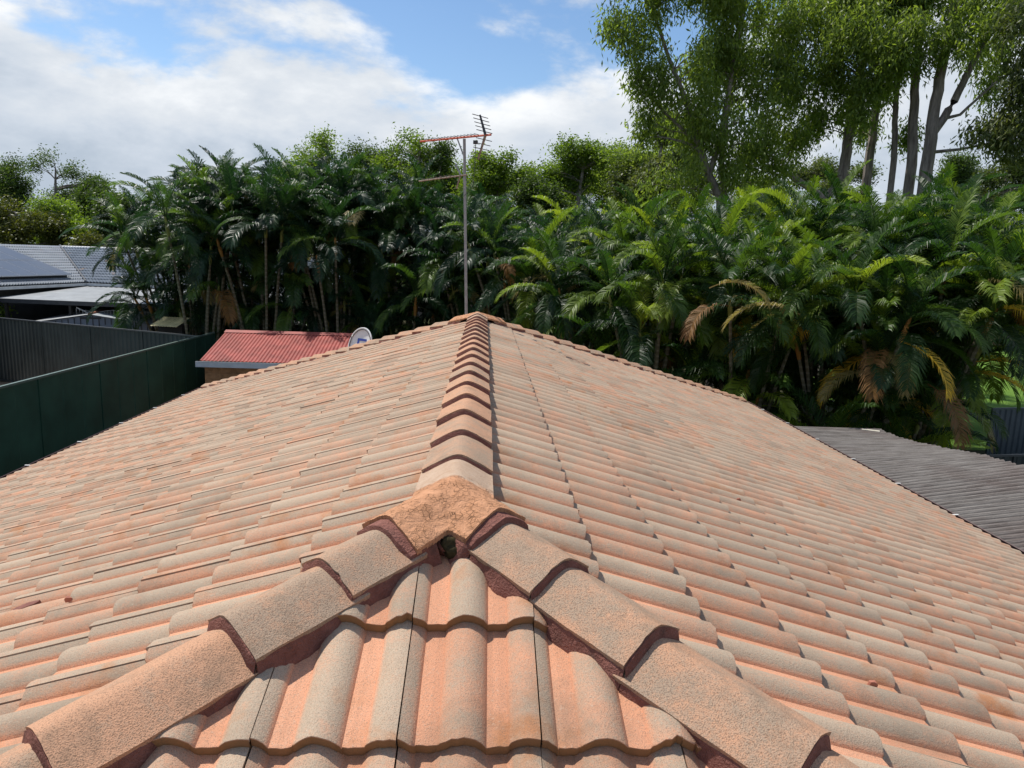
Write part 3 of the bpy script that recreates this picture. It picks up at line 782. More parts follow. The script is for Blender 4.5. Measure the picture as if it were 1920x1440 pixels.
# ------------------------------------------------------------------ neighbour's house at left
NB = Vector((-18.3, 34.1, 0)); na = R_(-7)
nh = empty('neighbour_house', NB, 'neighbouring house with glossy blue-grey tiled roof and pale patio cover', 'house', rz=na)
NE, NRI, NRUN = 3.5, 5.07, 4.30
nt = (NRI-NE)/NRUN; nc = 1/math.sqrt(1+nt*nt); ns_ = nt*nc; SLN = NRUN/nc
def blue_field(O, A, U, lines, a_lo, a_hi):
    N = A.cross(U); Vs, Fs, Hs, Ts = [], [], [], []; nb = 0; k = 0
    base = tile_geo(11, [-.02, .16], 0, 0, False)
    for k in range(14):
        slh = SLN-.327*(14-k)
        i = 0
        while a_lo+i*TW < a_hi:
            a0 = a_lo+i*TW; i += 1
            cut = any(max(p*(a0+u)+q*(slh+s) for u in (0, TW) for s in (0, .33)) > d for p, q, d in lines)
            if any(min(p*(a0+u)+q*(slh+s) for u in (0, TW) for s in (0, .33)) > d for p, q, d in lines): continue
            V, F, H, Rr = clip_geo(*base, lines, a0, slh) if cut else base
            if len(F) < 2: continue
            V = np.asarray(V)*np.array([1, 1, 1.9]); org = O+A*a0-U*slh
            B = np.array([list(A), list(U), list(N)])
            Vs.append(V@B+np.array(org)); Fs += [[q+nb for q in fa] for fa in F]; nb += len(V); Ts.append(np.full(len(V), jit.random()))
    return np.concatenate(Vs), Fs, np.concatenate(Ts)

v, f, t = blue_field(Vector((0, NRUN, NRI)), Vector((1, 0, 0)), Vector((0, nc, ns_)), [(-1, nc, NRUN)], -4.3, 12)
v2, f2, t2 = blue_field(Vector((-NRUN, 0, NRI)), Vector((0, 1, 0)), Vector((-nc, 0, ns_)), [(1, nc, NRUN)], -12, 4.4)
f += [[q+len(v) for q in fa] for fa in f2]
o = obj('roof_tile_field', mesh_of('roof_tile_field', np.concatenate([v, v2]), f, 'blue_tile', True, {'tile_rnd': np.concatenate([t, t2])}), nh); o['kind'] = 'stuff'
# roof body under and behind the tiles
mb = MB()
mb.add([(0, 0, NE-.05), (12, 0, NE-.05), (12, NRUN, NRI-.05), (-NRUN, NRUN, NRI-.05), (12, 2*NRUN, NE-.05), (-2*NRUN, 2*NRUN, NE-.05), (0, -12, NE-.05), (-NRUN, -12, NRI-.05), (-2*NRUN, -12, NE-.05)],
       [(0, 1, 2, 3), (2, 4, 5, 3), (0, 3, 7, 6), (3, 5, 8, 7), (1, 4, 2), (6, 7, 8)])
mb.build('roof_deck', 'underlay', nh)
for i in range(40):
    x = -NRUN+i*.4
    if x < 12: MB().add(*[(lambda P0: ([(P0+.0, NRUN-.13, NRI-.01), (P0+.41, NRUN-.13, NRI-.01), (P0+.41, NRUN, NRI+.065), (P0, NRUN, NRI+.065), (P0+.41, NRUN+.13, NRI-.01), (P0, NRUN+.13, NRI-.01)], [(0, 1, 2, 3), (3, 2, 4, 5), (0, 3, 5), (1, 4, 2)]))(x)][0]).build('ridge_cap', 'blue_tile', nh)
vd = Vector((-1, 1, nt)).normalized()
MB().tube([Vector((.02, -.02, NE+.06)), Vector((-NRUN, NRUN, NRI+.06))], .06, 6).build('valley_tray', 'dark_metal', nh)
mb = MB(); mb.box((0, -.12, NE-.13), (12, -.005, NE-.02)); mb.build('gutter', 'galv', nh)
mb = MB(); mb.box((.005, -12, NE-.13), (.12, -.12, NE-.02)); mb.build('gutter', 'galv', nh)
mb = MB(); mb.box((-.6, -12, 0), (-.45, .6, NE-.1)); mb.build('wall', 'render_wall', nh)
mb = MB(); mb.box((-.45, .45, 0), (11.5, .6, NE-.1)); mb.build('wall', 'dark_wall', nh)
MB().box((1.2, .42, 0), (3.4, .447, 2.2)).build('sliding_door', 'solar_glass', nh)
MB().box((5.0, .42, .9), (6.8, .447, 2.1)).build('window', 'solar_glass', nh)
# pale patio roof in the inner corner
pr = corrugated('patio_roof', 'patio_sheet', nh, (.16, -5.6, 3.08), (1, 0, 0), Vector((0, 5.42, .26)).normalized(), 10.5, 5.42, .25, .02, nper=4)
MB().box((.16, -5.66, 2.93), (10.66, -5.6, 3.09)).build('patio_beam', 'dark_metal', nh)
for x in (.6, 3.2, 4.1, 7.0, 10.2): MB().box((x, -5.6, 0), (x+.09, -5.5, 2.95)).build('patio_post', 'dark_wall', nh)
MB().tube([(6.35, -3.6, 3.2), (6.35, -3.6, 3.42)], [.09, .11], 10).build('roof_vent', 'dark_metal', nh)
# icicle lights under the beam
lt = empty('icicle_lights', Vector(NB), 'string of white icicle lights under the neighbour patio roof', 'string lights', rz=na)
mb = MB(); pts = [(3.4+.25*k, -5.45, 2.80-.10*abs(math.sin(k*.55))) for k in range(20)]; mb.tube(pts, .006, 4).build('wire', 'white_paint', lt)
mb = MB()
for k in range(19):
    for j in range(2):
        x, y, z = pts[k]; x += .12*j; ln = random.uniform(.1, .4); mb.tube([(x, y, z), (x, y, z-ln)], .008, 4)
mb.build('hanging_strands', 'white_paint', lt)['kind'] = 'stuff'
MB().tube([(3.4, -5.45, 2.85), (4.7, -5.3, 2.2)], .018, 5).build('brace', 'white_paint', lt)
tag(MB().tube([(2.55, -4.6, 1.9), (2.55, -4.6, 2.0), (2.55, -4.6, 2.06)], [.06, .11, .05], 10).build('paper_lantern', 'white_paint', None), 'small round white lantern hanging in the dark patio', 'lantern')
o = bpy.data.objects['paper_lantern']; o.location = NB; o.rotation_euler = (0, 0, na)
# solar panels on the left slope
sa = empty('solar_array', NB, 'array of dark solar panels on the neighbour roof at far left', 'solar panels', rz=na)
ux, uu = Vector((0, 1, 0)), Vector((-nc, 0, ns_)); un = ux.cross(uu); og = Vector((0, 0, NE))+un*.23
for r in range(2):
    for k in range(7):
        p = og+uu*(.42+r*1.72)+ux*(-.45-1.02*(k+1))
        M = Matrix(((ux.x, uu.x, un.x, p.x), (ux.y, uu.y, un.y, p.y), (ux.z, uu.z, un.z, p.z), (0, 0, 0, 1)))
        fr = MB().box((0, 0, -.02), (1.0, 1.66, .018), M).build('panel', 'solar_frame', sa)
        MB().box((.018, .018, .018), (.982, 1.642, .0215), M).build('glass', 'solar_glass', fr)
mb = MB()
for r in (.5, 1.2, 2.2, 3.0):
    p = og+uu*(r+.1)-un*.06; M = Matrix(((ux.x, uu.x, un.x, p.x), (ux.y, uu.y, un.y, p.y), (ux.z, uu.z, un.z, p.z), (0, 0, 0, 1))); mb.box((-7.6, -.02, -.14), (-.5, .02, .035), M)
mb.build('mounting_rail', 'dark_metal', sa)

# small steel shed behind the charcoal fence
g0, g1 = Vector((-14.55, 27.3, 0)), Vector((-15.5, 31.8, 0)); gd = (g1-g0).normalized(); gl = (g1-g0).length
ss = empty('steel_shed', g0, 'low blue-grey steel shed with rusty ridge behind the charcoal fence', 'shed', rz=math.atan2(gd.y, gd.x)-math.pi/2)
zr, ze, hw = 2.68, 2.32, 2.05
v = [(-hw, 0, 0), (hw, 0, 0), (hw, 0, ze), (0, 0, zr-.02), (-hw, 0, ze)]; v += [(x, gl, z) for x, y, z in v]
MB().add(v, [(0, 1, 2, 3, 4), (9, 8, 7, 6, 5), (1, 6, 7, 2), (0, 4, 9, 5)]).build('shell', 'blue_steel', ss)
for k in range(20):
    x = -hw+.05+k*.205; zt = zr-.03-abs(x)*(zr-ze)/hw
    MB().box((x, -.018, 0), (x+.03, -.002, zt-.02)).build('wall_rib', 'dark_metal', ss)
MB().box((.35, -.022, 1.75), (1.3, -.019, 2.30)).build('door_panel', 'blue_steel', ss)
for s_ in (-1, 1):
    L_ = math.hypot(hw+.12, zr-ze); uy = Vector((-s_*(hw+.12), 0, zr-ze)).normalized()
    p = Vector((s_*(hw+.12), -.12 if s_ > 0 else gl+.12, ze+.01)); uxx = Vector((0, 1, 0)) if s_ > 0 else Vector((0, -1, 0))
    corrugated('roof_sheet', 'roof_sheet' if s_ > 0 else 'patio_sheet', ss, p, uxx, uy, gl+.24, L_, .19, .018, nper=6)
MB().tube([(0, -.13, zr+.015), (0, gl+.13, zr+.015)], .06, 8).build('ridge_flashing', 'rust_cap', ss)
MB().box((-.35, -.03, zr-.17), (.35, -.019, zr-.10)).build('gable_vent', 'dark_metal', ss)
aw = empty('yellow_lean_to', (-10.75, 25.1, 0), 'small lean-to with a yellowed sheet roof beside the steel shed', 'lean-to', rz=R_(-12))
corrugated('roof_sheet', 'yellow_sheet', aw, (-.5, -.35, 2.58), (1, 0, 0), Vector((0, .9, .3)).normalized(), 1.0, .8, .10, .015)
MB().box((-.45, .0, 0), (.45, .4, 2.6)).build('body', 'dark_wall', aw)

# ------------------------------------------------------------------ grey wavy roof at right
wr = empty('wavy_roof', (7.0, 9.5, 0), 'weathered grey corrugated pergola roof with sagging edge beside the right eave', 'pergola')
WI = Matrix.Translation(-Vector(wr.location))
wx0, wx1, wy0, wy1, pit = 5.45, 7.95, 3.2, 13.75, .115
def wz(x, y):
    s = max(0., min(1., (13.75-y)/4.4)); s = s*s*(3-2*s)
    t = (x-wx0)/(wx1-wx0)
    return 2.08+.34*s*t-.03*math.sin(y*1.1)*t
nX, per = 10, 6; nY = int((wy1-wy0)/pit*per); v = []
for s_ in (0, -.006):
    for j in range(nY+1):
        y = wy0+(wy1-wy0)*j/nY; ph = y/pit; cyc = math.floor(ph)
        rr = random.Random(cyc); jg = rr.uniform(-.035, .035); lift = rr.uniform(-.006, .006)
        for k in range(nX+1):
            x = wx0+(wx1+jg-wx0)*k/nX
            v.append((x, y, wz(x, y)+.05*(abs(math.sin(math.pi*ph))**.8)+lift+s_))
T = (nX+1)*(nY+1); f = [(j*(nX+1)+k, j*(nX+1)+k+1, (j+1)*(nX+1)+k+1, (j+1)*(nX+1)+k) for j in range(nY) for k in range(nX)]
f += [tuple(T+i for i in reversed(q)) for q in f]
f += [(j*(nX+1)+nX, T+j*(nX+1)+nX, T+(j+1)*(nX+1)+nX, (j+1)*(nX+1)+nX) for j in range(nY)]
f += [(nY*(nX+1)+k, nY*(nX+1)+k+1, T+nY*(nX+1)+k+1, T+nY*(nX+1)+k) for k in range(nX)]
MB().add(v, f).build('roof_sheet', 'wavy', wr, inv=WI)
for x in (5.7, 7.6):
    for y in (4.2, 8.6, 13.2): MB().box((x-.05, y-.05, 0), (x+.05, y+.05, wz(x, y)-.06)).build('post', 'old_metal', wr, inv=WI)
for x in (5.72, 7.62): MB().tube([(x, wy0+.1+.6*k, wz(x, wy0+.1+.6*k)-.045) for k in range(18)], .035, 4).build('rafter', 'old_metal', wr, inv=WI)
p = Vector((7.72, 13.58, wz(7.72, 13.6)+.028))
tag(MB().box((-.20, -.05, -.012), (.12, .05, .022), Matrix.Translation(p) @ Matrix.Rotation(R_(-28), 4, 'Z')).build('loose_plank', 'plank', None), 'short pale plank lying on the far edge of the wavy roof', 'plank')

# ------------------------------------------------------------------ palms
def frond_mesh(name, th0, th1, length, seed, m, fold=.6, side_curl=0.):
    """rachis leaves the crown at th0 from vertical and arches to th1; leaflets hang from it"""
    r = random.Random(seed); n = 22; pts = []; p = Vector((0, 0, 0)); sw = r.uniform(-.35, .35)
    tans = []
    for i in range(n+1):
        t = i/n; th = R_(th0+(th1-th0)*t**1.25); az = sw*t*t
        d = Vector((math.sin(th)*math.cos(az), math.sin(th)*math.sin(az), math.cos(th)))
        pts.append(p.copy()); tans.append(d); p = p+d*(length/n)
    V, F = [], []
    def ringpts(i, rad):
        d = tans[i]; a = Vector((-d.y, d.x, 0)); a = a.normalized() if a.length > 1e-3 else Vector((0, 1, 0)); b = d.cross(a)
        return [pts[i]+(a*math.cos(q)+b*math.sin(q))*rad for q in (0, 2.1, 4.2)]
    st = list(range(0, n+1, 3)); b0 = 0
    for k, i in enumerate(st):
        V += ringpts(i, .016*(1-i/n)+.003)
        if k:
            for q in range(3): F.append((3*(k-1)+q, 3*(k-1)+(q+1) % 3, 3*k+(q+1) % 3, 3*k+q))
    nl = 46
    for k in range(nl):
        t = .17+.83*(k/(nl-1))**.95; x = t*n; i = min(int(x), n-1); fr = x-i
        c = pts[i].lerp(pts[i+1], fr); d = tans[i].lerp(tans[i+1], fr).normalized()
        a = Vector((0, 0, 1)).cross(d); a = a.normalized() if a.length > .05 else Vector((0, 1, 0)); upn = d.cross(a)
        if upn.z < 0 and th1 < 100: upn = -upn
        L = length*.185*(.45+.9*math.sin(math.pi*min(1, .10+.85*t))**.8)*r.uniform(.88, 1.1)
        if t > .9: L *= .72
        for s in (-1, 1):
            fwd = .55+.65*t+r.uniform(-.1, .1)
            dr = (a*s+d*fwd+upn*fold*r.uniform(.6, 1.2)).normalized()
            m1 = c+dr*L*.5; tip = c+dr*L*.93+Vector((0, 0, -1))*L*r.uniform(.22, .55)
            wv = ((d-dr*d.dot(dr)).normalized()+upn*r.uniform(-.45, .45)).normalized()*(.0155*length/2)
            wm = wv*.95
            b = len(V)
            V += [c-wv*.5, c+wv*.5, m1+wm, m1-wm, tip]
            F += [(b, b+1, b+2, b+3), (b+3, b+2, b+4)]
    return mesh_of(name, V, F, m, True)
FR = {}
fi = 0
for th0, th1 in ((5, 58), (14, 88), (25, 112), (36, 130), (50, 145), (64, 158), (80, 168), (104, 176)):
    FR[th0] = [frond_mesh('frond', th0, th1, 1.95, 100+fi+j, 'palm_leaf', .75 if th0 < 50 else .45) for j in range(3)]; fi += 3
TH = sorted(FR)
def stem_mesh(pts, r0, r1): return MB().tube(pts, [r0+(r1-r0)*i/(len(pts)-1) for i in range(len(pts))], 7)
NF = 0
def palm(x, y, label, stems, seed, sc=1., leaf='palm_leaf', straw=.05, yellow=.02, brown=.02, group='golden cane palms', nfr=(7, 9), low=0, spread=.8):
    global NF
    r = random.Random(seed)
    root = empty('cane_palm', (x, y, 0), label, 'palm', group)
    n = len(stems)
    for k, h in enumerate(stems):
        az = r.uniform(0, 6.28); rad = spread*math.sqrt(r.random()); bx, by = math.cos(az)*rad*.55, math.sin(az)*rad*.55
        ln = r.uniform(.04, .13)*h; tx, ty = bx+math.cos(az)*(rad*.6+ln), by+math.sin(az)*(rad*.6+ln)*.8
        pts = [Vector((bx+(tx-bx)*q**1.5, by+(ty-by)*q**1.5, h*q)) for q in (0, .25, .5, .75, 1)]
        stem_mesh(pts, .055, .040).build('stem', 'palm_stem', root, True)
        ax = (pts[-1]-pts[-2]).normalized(); top = pts[-1]+ax*.55*sc
        MB().tube([pts[-1]-ax*.05, pts[-1]+ax*.2*sc, top], [.05, .06*sc, .025], 7).build('crownshaft', 'palm_sheath' if r.random() < .7 else 'palm_sheath_orange', root, True)
        nf = r.randint(*nfr); a0 = r.uniform(0, 6.28)
        for q in range(nf):
            lev = min(7, max(0, int(q*8/nf+r.uniform(-.4, .9)))); th = TH[lev]
            me = FR[th][r.randrange(3)]
            o = bpy.data.objects.new('frond', me); COL.objects.link(o); o.parent = root; NF += 1
            o.location = pts[-1]+ax*(.48 if lev < 4 else .28)*sc
            s = sc*r.uniform(.85, 1.12)
            s *= .95; o.scale = (s, s, s*r.uniform(.9, 1.1)); o.rotation_euler = (r.uniform(-.12, .12), r.uniform(-.1, .1), a0+q*2.4+r.uniform(-.4, .4))
            u = r.random(); mm = leaf
            if lev >= 5 and u < yellow*3: mm = 'palm_yellow'
            elif lev >= 4 and u < straw*3+yellow*3: mm = 'palm_straw'
            elif lev >= 5 and u < (straw+yellow+brown)*3: mm = 'palm_brown'
            if mm != 'palm_leaf':
                o.material_slots[0].link = 'OBJECT'; o.material_slots[0].material = MATS[mm]
    return root
def hts(r, top, n, lo): return [top-.9*r.random()**1.5 for _ in range(n//2)]+[lo+(top-lo)*r.random() for _ in range(n-n//2)]
hr = random.Random(11)
GL, GM, GR = 'tall dark palms at left', 'palms in the middle', 'golden palms at right'
# tall dark wall of palms at left (tops about 8.5 m)
LEFT = [(-11.4, 27.8, 6.3, 'leftmost tall dark palm overhanging the neighbour blue roof'),
        (-10.0, 25.8, 6.9, 'tall dark palm just left of the red shed, behind the green fence corner'),
        (-8.9, 27.4, 7.3, 'tall dark palm with the highest crown left of the red shed roof'),
        (-7.6, 25.5, 6.5, 'tall dark palm behind the left end of the red shed roof'),
        (-6.2, 27.6, 7.6, 'tallest dark palm behind the middle of the red shed roof'),
        (-5.0, 25.4, 6.6, 'dark palm behind the right half of the red shed roof'),
        (-3.6, 27.5, 7.3, 'tall dark palm behind the satellite dish'),
        (-2.6, 25.3, 6.3, 'dark palm between the satellite dish and the aerial mast'),
        (-1.2, 27.2, 6.6, 'tall dark palm rising just left of the aerial mast'),
        (.0, 25.0, 5.6, 'dark palm directly behind the aerial mast'),
        (-10.3, 30.0, 7.2, 'dark palm in the rear row above the neighbour patio'),
        (-4.9, 29.8, 7.6, 'rearmost dark palm topping the wall of palms at left')]
for i, (x, y, h, lb) in enumerate(LEFT):
    palm(x, y, lb, hts(hr, h-.8, 13, 2.6 if i < 2 else 1.2), 40+i, 1.05, 'palm_dark', .010, .001, .006, GL, (10, 12), spread=1.15)
MID = [(1.5, 23.6, 5.0, 'dark green palm just right of the aerial mast'),
       (2.9, 21.2, 4.5, 'palm behind the far end of the right hip'),
       (3.7, 24.6, 5.3, 'palm in the rear row above the right hip'),
       (4.5, 18.6, 4.2, 'bright green palm nearest the middle of the right hip'),
       (5.5, 22.2, 5.2, 'palm below the left gum trunks')]
for i, (x, y, h, lb) in enumerate(MID):
    palm(x, y, lb, hts(hr, h+.2, 13, 1.0), 70+i, 1.0, 'palm_leaf' if i != 0 else 'palm_dark', .012, .006, .006, GM, (10, 12), spread=1.2)
RIGHT = [(6.5, 17.6, 4.3, 'palm with a pale drooping frond above the right roof corner'),
         (8.4, 16.6, 4.3, 'bright palm right of the roof corner, above the wavy roof'),
         (7.6, 20.0, 5.0, 'palm in the second row above the right roof corner'),
         (9.9, 16.2, 4.0, 'palm with hanging golden yellow fronds above the wavy roof'),
         (9.8, 19.4, 5.3, 'palm in front of the two leaning gum trunks'),
         (11.2, 17.8, 4.6, 'palm second from the right edge, in front of the gum trunks'),
         (11.9, 21.0, 6.0, 'tallest palm at right, reaching the base of the pale gum trunk'),
         (12.7, 19.6, 5.2, 'palm at the right edge above the strip of lawn'),
         (9.0, 23.0, 5.6, 'rear palm under the gum canopy left of the pale trunks'),
         (15.4, 23.6, 5.8, 'rear palm at the right edge below the hanging gum foliage'),
         (6.6, 24.8, 5.6, 'rear palm below the leftmost gum trunk')]
for i, (x, y, h, lb) in enumerate(RIGHT):
    palm(x, y, lb, hts(hr, h+.25-(.35 if i in (0, 1, 2, 8, 10) else 0), 14, 3.3 if i == 9 else 1.6 if i == 7 else .6), 90+i, 1.02, 'palm_leaf', .012, .010, .008, GR, (10, 12), spread=1.25)
# the single golden fronds that hang free
def hang(parent_name_idx, px, py, Y, m, rz, sc=.95, th=80):
    best = min((o for o in S.objects if o.name.startswith('cane_palm')), key=lambda o: (o.location-Vector((at(px, py, Y).x, Y, 0))).length)
    o = bpy.data.objects.new('frond', FR[th][0]); link(o, best); p = at(px, py, Y)
    o.location = p-best.location; o.scale = (sc, sc, sc); o.rotation_euler = (0, 0, rz)
    o.material_slots[0].link = 'OBJECT'; o.material_slots[0].material = MATS[m]
hang(0, 1690, 640, 14.9, 'palm_yellow', -.9, .8, 104)
hang(0, 1740, 720, 14.9, 'palm_brown', -1.4, .85, 104)
hang(0, 1330, 540, 15.9, 'palm_straw', -.8, .8, 64)
hang(0, 1830, 530, 15.6, 'palm_straw', -1.3, 1., 80)
hang(0, 1500, 590, 15.2, 'palm_straw', 2.7, .9, 64)

# ------------------------------------------------------------------ leafy trees
def leaves(cent, per, sig, ln, wd, droop, r):
    """cent: (n,3) cluster centres -> quads as arrays"""
    c = np.repeat(cent, per, 0); n = len(c)
    p = c+r.normal(0, 1, (n, 3))*np.asarray(sig)
    d = r.normal(0, 1, (n, 3)); d[:, 2] = d[:, 2]*.6-droop; d /= np.linalg.norm(d, axis=1)[:, None]
    q = r.normal(0, 1, (n, 3)); w = np.cross(d, q); w /= np.linalg.norm(w, axis=1)[:, None]+1e-9
    L = ln*r.uniform(.6, 1.3, (n, 1)); Wd = wd*r.uniform(.7, 1.3, (n, 1))
    v = np.stack([p, p+d*L*.45+w*Wd*.5, p+d*L, p+d*L*.45-w*Wd*.5], 1).reshape(-1, 3)
    f = np.arange(n*4).reshape(-1, 4)
    rn = np.repeat(np.clip(np.repeat(r.random(len(cent)), per)*.7+r.random(n)*.3, 0, 1), 4)
    return v, f, rn
def tree(name, label, cat, group, base, trunks, blobs, leafm, seed, per=90, sig=(.25, .25, .32), ln=.25, wd=.064, droop=1.4, branch=3, shell=.25, bark='gum_bark', brad=.035, clump=5, spr=.19):
    """trunks: list of (points, r0, r1); blobs: (centre, radii, clusters)"""
    r = np.random.default_rng(seed); rr = random.Random(seed)
    base = Vector(base); root = empty(name, base, label, cat, group); I = Matrix.Translation(-base)
    mb = MB(); tp = []
    for pts, r0, r1 in trunks:
        pts = [Vector(p) for p in pts]; sm = []
        for i in range(len(pts)-1):
            for q in range(4):
                t = q/4; p = pts[i].lerp(pts[i+1], t)
                if i: p += (pts[i]-pts[i].lerp((pts[i-1]+pts[i+1])/2, .0))*0
                sm.append(p+Vector((rr.uniform(-.3, .3), rr.uniform(-.3, .3), 0))*r0*.35)
        sm.append(pts[-1]); n = len(sm)
        mb.tube(sm, [r0+(r1-r0)*i/(n-1) for i in range(n)], 9)
        tp += [(p, r0+(r1-r0)*i/(n-1)) for i, p in enumerate(sm)]
    C_ = []
    for cen, rad, n in blobs:
        k = max(2, n//clump); d = r.normal(0, 1, (k, 3)); d /= np.linalg.norm(d, axis=1)[:, None]
        u = shell+(1-shell)*r.random((k, 1))**.6
        cc = np.asarray(cen)+d*u*np.asarray(rad)
        C_.append(np.repeat(cc, clump, 0)+r.normal(0, 1, (k*clump, 3))*np.array([1, 1, .9])*(np.mean(rad)*spr))
    C_ = np.concatenate(C_)
    tarr = np.array([list(p) for p, _ in tp])
    for i in range(0, len(C_), branch):
        c = C_[i]; dd = np.linalg.norm((tarr-c)*np.array([1, 1, .8]), axis=1)+np.where(tarr[:, 2] > c[2]-.3, 3., 0)
        j = int(np.argmin(dd)); p0 = Vector(tarr[j]); p1 = Vector(c)
        L = (p1-p0).length
        if L > 9: continue
        mid = p0.lerp(p1, .45)+Vector((rr.uniform(-.12, .12)*L, rr.uniform(-.12, .12)*L, rr.uniform(-.02, .14)*L))
        rb = min(tp[j][1]*.6, brad*(.5+L*.22))
        mb.tube([p0, p0.lerp(mid, .5)+Vector((0, 0, .03*L)), mid, mid.lerp(p1, .5)+Vector((0, 0, .02*L)), p1], [rb, rb*.8, rb*.6, rb*.4, rb*.15], 5, False)
    mb.build('trunk', bark, root, True, inv=I)
    v, f, rn = leaves(C_, per, sig, ln, wd, droop, r)
    v = v-np.array(base)
    obj('crown', mesh_of('crown', v, f, leafm, False, {'leaf_rnd': rn}), root)
    return root
def pts_at(Y, *pp): return [at(x, y, Y) for x, y in pp]
def down(p, dx=0): return Vector((p.x+dx, p.y, -.05))
def B(px, py, Y, rx, ry, n, dY=None):
    """crown mass: centre by sight line and distance, radii in metres"""
    return (tuple(at(px, py, Y)), (rx, dY or rx*.8, ry), n)
GG = 'tall gum trees at right'
def trunk(Y, pp, r0, r1, dx=0):
    p = pts_at(Y, *pp); return ([down(p[0], dx)]+p, r0, r1)
# left gum with the big drooping crown
Y = 30
t1 = trunk(Y, [(1352, 372), (1330, 330), (1310, 270), (1290, 200), (1255, 110), (1225, 20)], .20, .05, .5)
t1b = ([at(1330, 330, Y), at(1352, 250, Y), at(1370, 150, Y), at(1390, 30, Y), at(1400, -80, Y)], .13, .04)
t1c = ([at(1310, 270, Y), at(1250, 215, Y), at(1200, 160, Y), at(1160, 60, Y)], .07, .02)
tree('gum_tree', 'gum tree with the leftmost drooping crown, its foliage reaching over the open sky', 'tree', GG, down(t1[0][1]), [t1, t1b, t1c],
     [B(1200, 40, Y, 1.3, 1.5, 44), B(1210, 150, Y, 1.2, 1.0, 30), B(1215, 230, Y, .6, .6, 10), B(1290, 20, Y, 1.6, 2.4, 60), B(1330, 120, Y, 1.9, 1.9, 75), B(1300, 230, Y, 1.6, 1.3, 50), B(1370, 290, Y, 1.8, 1.2, 42), B(1280, 320, Y, 1.4, .8, 24), B(1400, -60, Y, 2.6, 2.0, 70), B(1220, -90, Y, 2.2, 1.8, 50)],
     'gum_leaf', 301, 80)
Y = 31
t2 = trunk(Y, [(1357, 362), (1352, 300), (1362, 220), (1380, 120), (1400, 0)], .17, .05)
tree('gum_tree', 'thin straight gum trunk standing just right of the leftmost gum', 'tree', GG, down(t2[0][1]), [t2],
     [B(1420, 60, Y, 1.6, 2.0, 50), B(1440, 180, Y, 1.7, 1.6, 55), B(1430, 290, Y, 1.4, 1.0, 32), B(1400, 340, Y+2, 1.6, .6, 22)], 'gum_leaf', 302, 80)
Y = 32
t3 = trunk(Y, [(1585, 300), (1592, 240), (1603, 180), (1622, 100), (1645, 0), (1650, -90)], .25, .10)
t3b = ([at(1546, 375, Y), at(1500, 340, Y), at(1465, 318, Y), at(1430, 310, Y)], .17, .06)
t3c = ([at(1585, 300, Y), at(1575, 340, Y), at(1546, 375, Y)], .2, .17)
tree('gum_tree', 'dark gum trunk with a broken limb leaning out to the left', 'tree', GG, down(t3[0][1]), [t3, t3b, t3c],
     [B(1500, 60, Y, 1.9, 2.3, 75), B(1520, 180, Y, 1.7, 1.5, 50), B(1490, 250, Y, 1.3, .8, 22), B(1560, -40, Y, 2.2, 1.8, 60), B(1590, 130, Y-1, 1.3, 1.6, 40), B(1560, 230, Y, .9, .7, 16), B(1620, 70, Y-2, 1.5, 1.4, 40), B(1610, 180, Y-2, 1.0, .9, 20)], 'gum_leaf', 303, 80)
Y = 33
t4 = trunk(Y, [(1630, 300), (1640, 220), (1652, 150), (1664, 70), (1675, -30)], .22, .10)
tree('gum_tree', 'dark gum trunk second from left in the right-hand cluster', 'tree', GG, down(t4[0][1]), [t4],
     [B(1640, 40, Y, 1.6, 2.0, 48), B(1600, -40, Y, 2.0, 1.6, 44), B(1650, 160, Y, 1.0, 1.3, 22), B(1620, 250, Y+1, .9, .7, 12)], 'gum_leaf', 304, 80)
Y = 31
t5 = trunk(Y, [(1676, 300), (1678, 230), (1682, 150), (1690, 70), (1700, -20)], .14, .08)
tree('gum_tree', 'slim grey gum trunk in the middle of the right-hand cluster', 'tree', GG, down(t5[0][1]), [t5],
     [B(1690, 30, Y, 1.6, 1.7, 40), B(1700, 90, Y-1.8, 1.2, 1.2, 26), B(1680, -60, Y, 1.8, 1.4, 36), B(1665, 130, Y-1, .8, 1.0, 14)], 'gum_leaf', 305, 80)
Y = 30.5
t6 = trunk(Y, [(1708, 310), (1711, 230), (1716, 150), (1724, 70), (1735, -30)], .23, .12)
tree('gum_tree', 'thick grey gum trunk left of the pale forked gum', 'tree', GG, down(t6[0][1]), [t6],
     [B(1730, -20, Y, 1.7, 1.4, 40), B(1745, 60, Y-1.2, 1.2, 1.3, 24), B(1700, 130, Y-1.4, .9, 1.0, 16), B(1720, 250, Y+2, .7, .5, 8)], 'gum_leaf', 306, 80)
Y = 29.5
t7 = trunk(Y, [(1735, 338), (1744, 260), (1754, 190), (1768, 110), (1790, 10), (1805, -80)], .28, .14)
t7b = ([at(1748, 252, Y), at(1790, 190, Y), at(1822, 120, Y), at(1858, 55, Y), at(1900, -30, Y)], .17, .08)
t7c = ([at(1760, 225, Y), at(1800, 215, Y), at(1860, 160, Y), at(1930, 110, Y)], .07, .03)
t7d = ([at(1752, 285, Y), at(1800, 280, Y), at(1860, 268, Y), at(1920, 285, Y)], .07, .03)
tree('gum_tree', 'pale forked gum trunk at right with a long limb rising to the right', 'tree', GG, down(t7[0][1]), [t7, t7b, t7c, t7d],
     [B(1800, -10, Y, 1.8, 1.3, 38), B(1880, -10, Y, 1.7, 1.3, 36), B(1880, 90, Y+1, 1.3, .8, 20), B(1810, 60, Y-1, 1.0, .8, 18), B(1850, 160, Y+1, .9, .5, 10)], 'gum_leaf', 307, 80)
Y = 27
t8 = ([Vector((23.2, 27, -.05)), Vector((23.0, 27, 4)), Vector((22.4, 27, 8)), Vector((21.6, 27, 11)), Vector((21.0, 27, 15))], .28, .10)
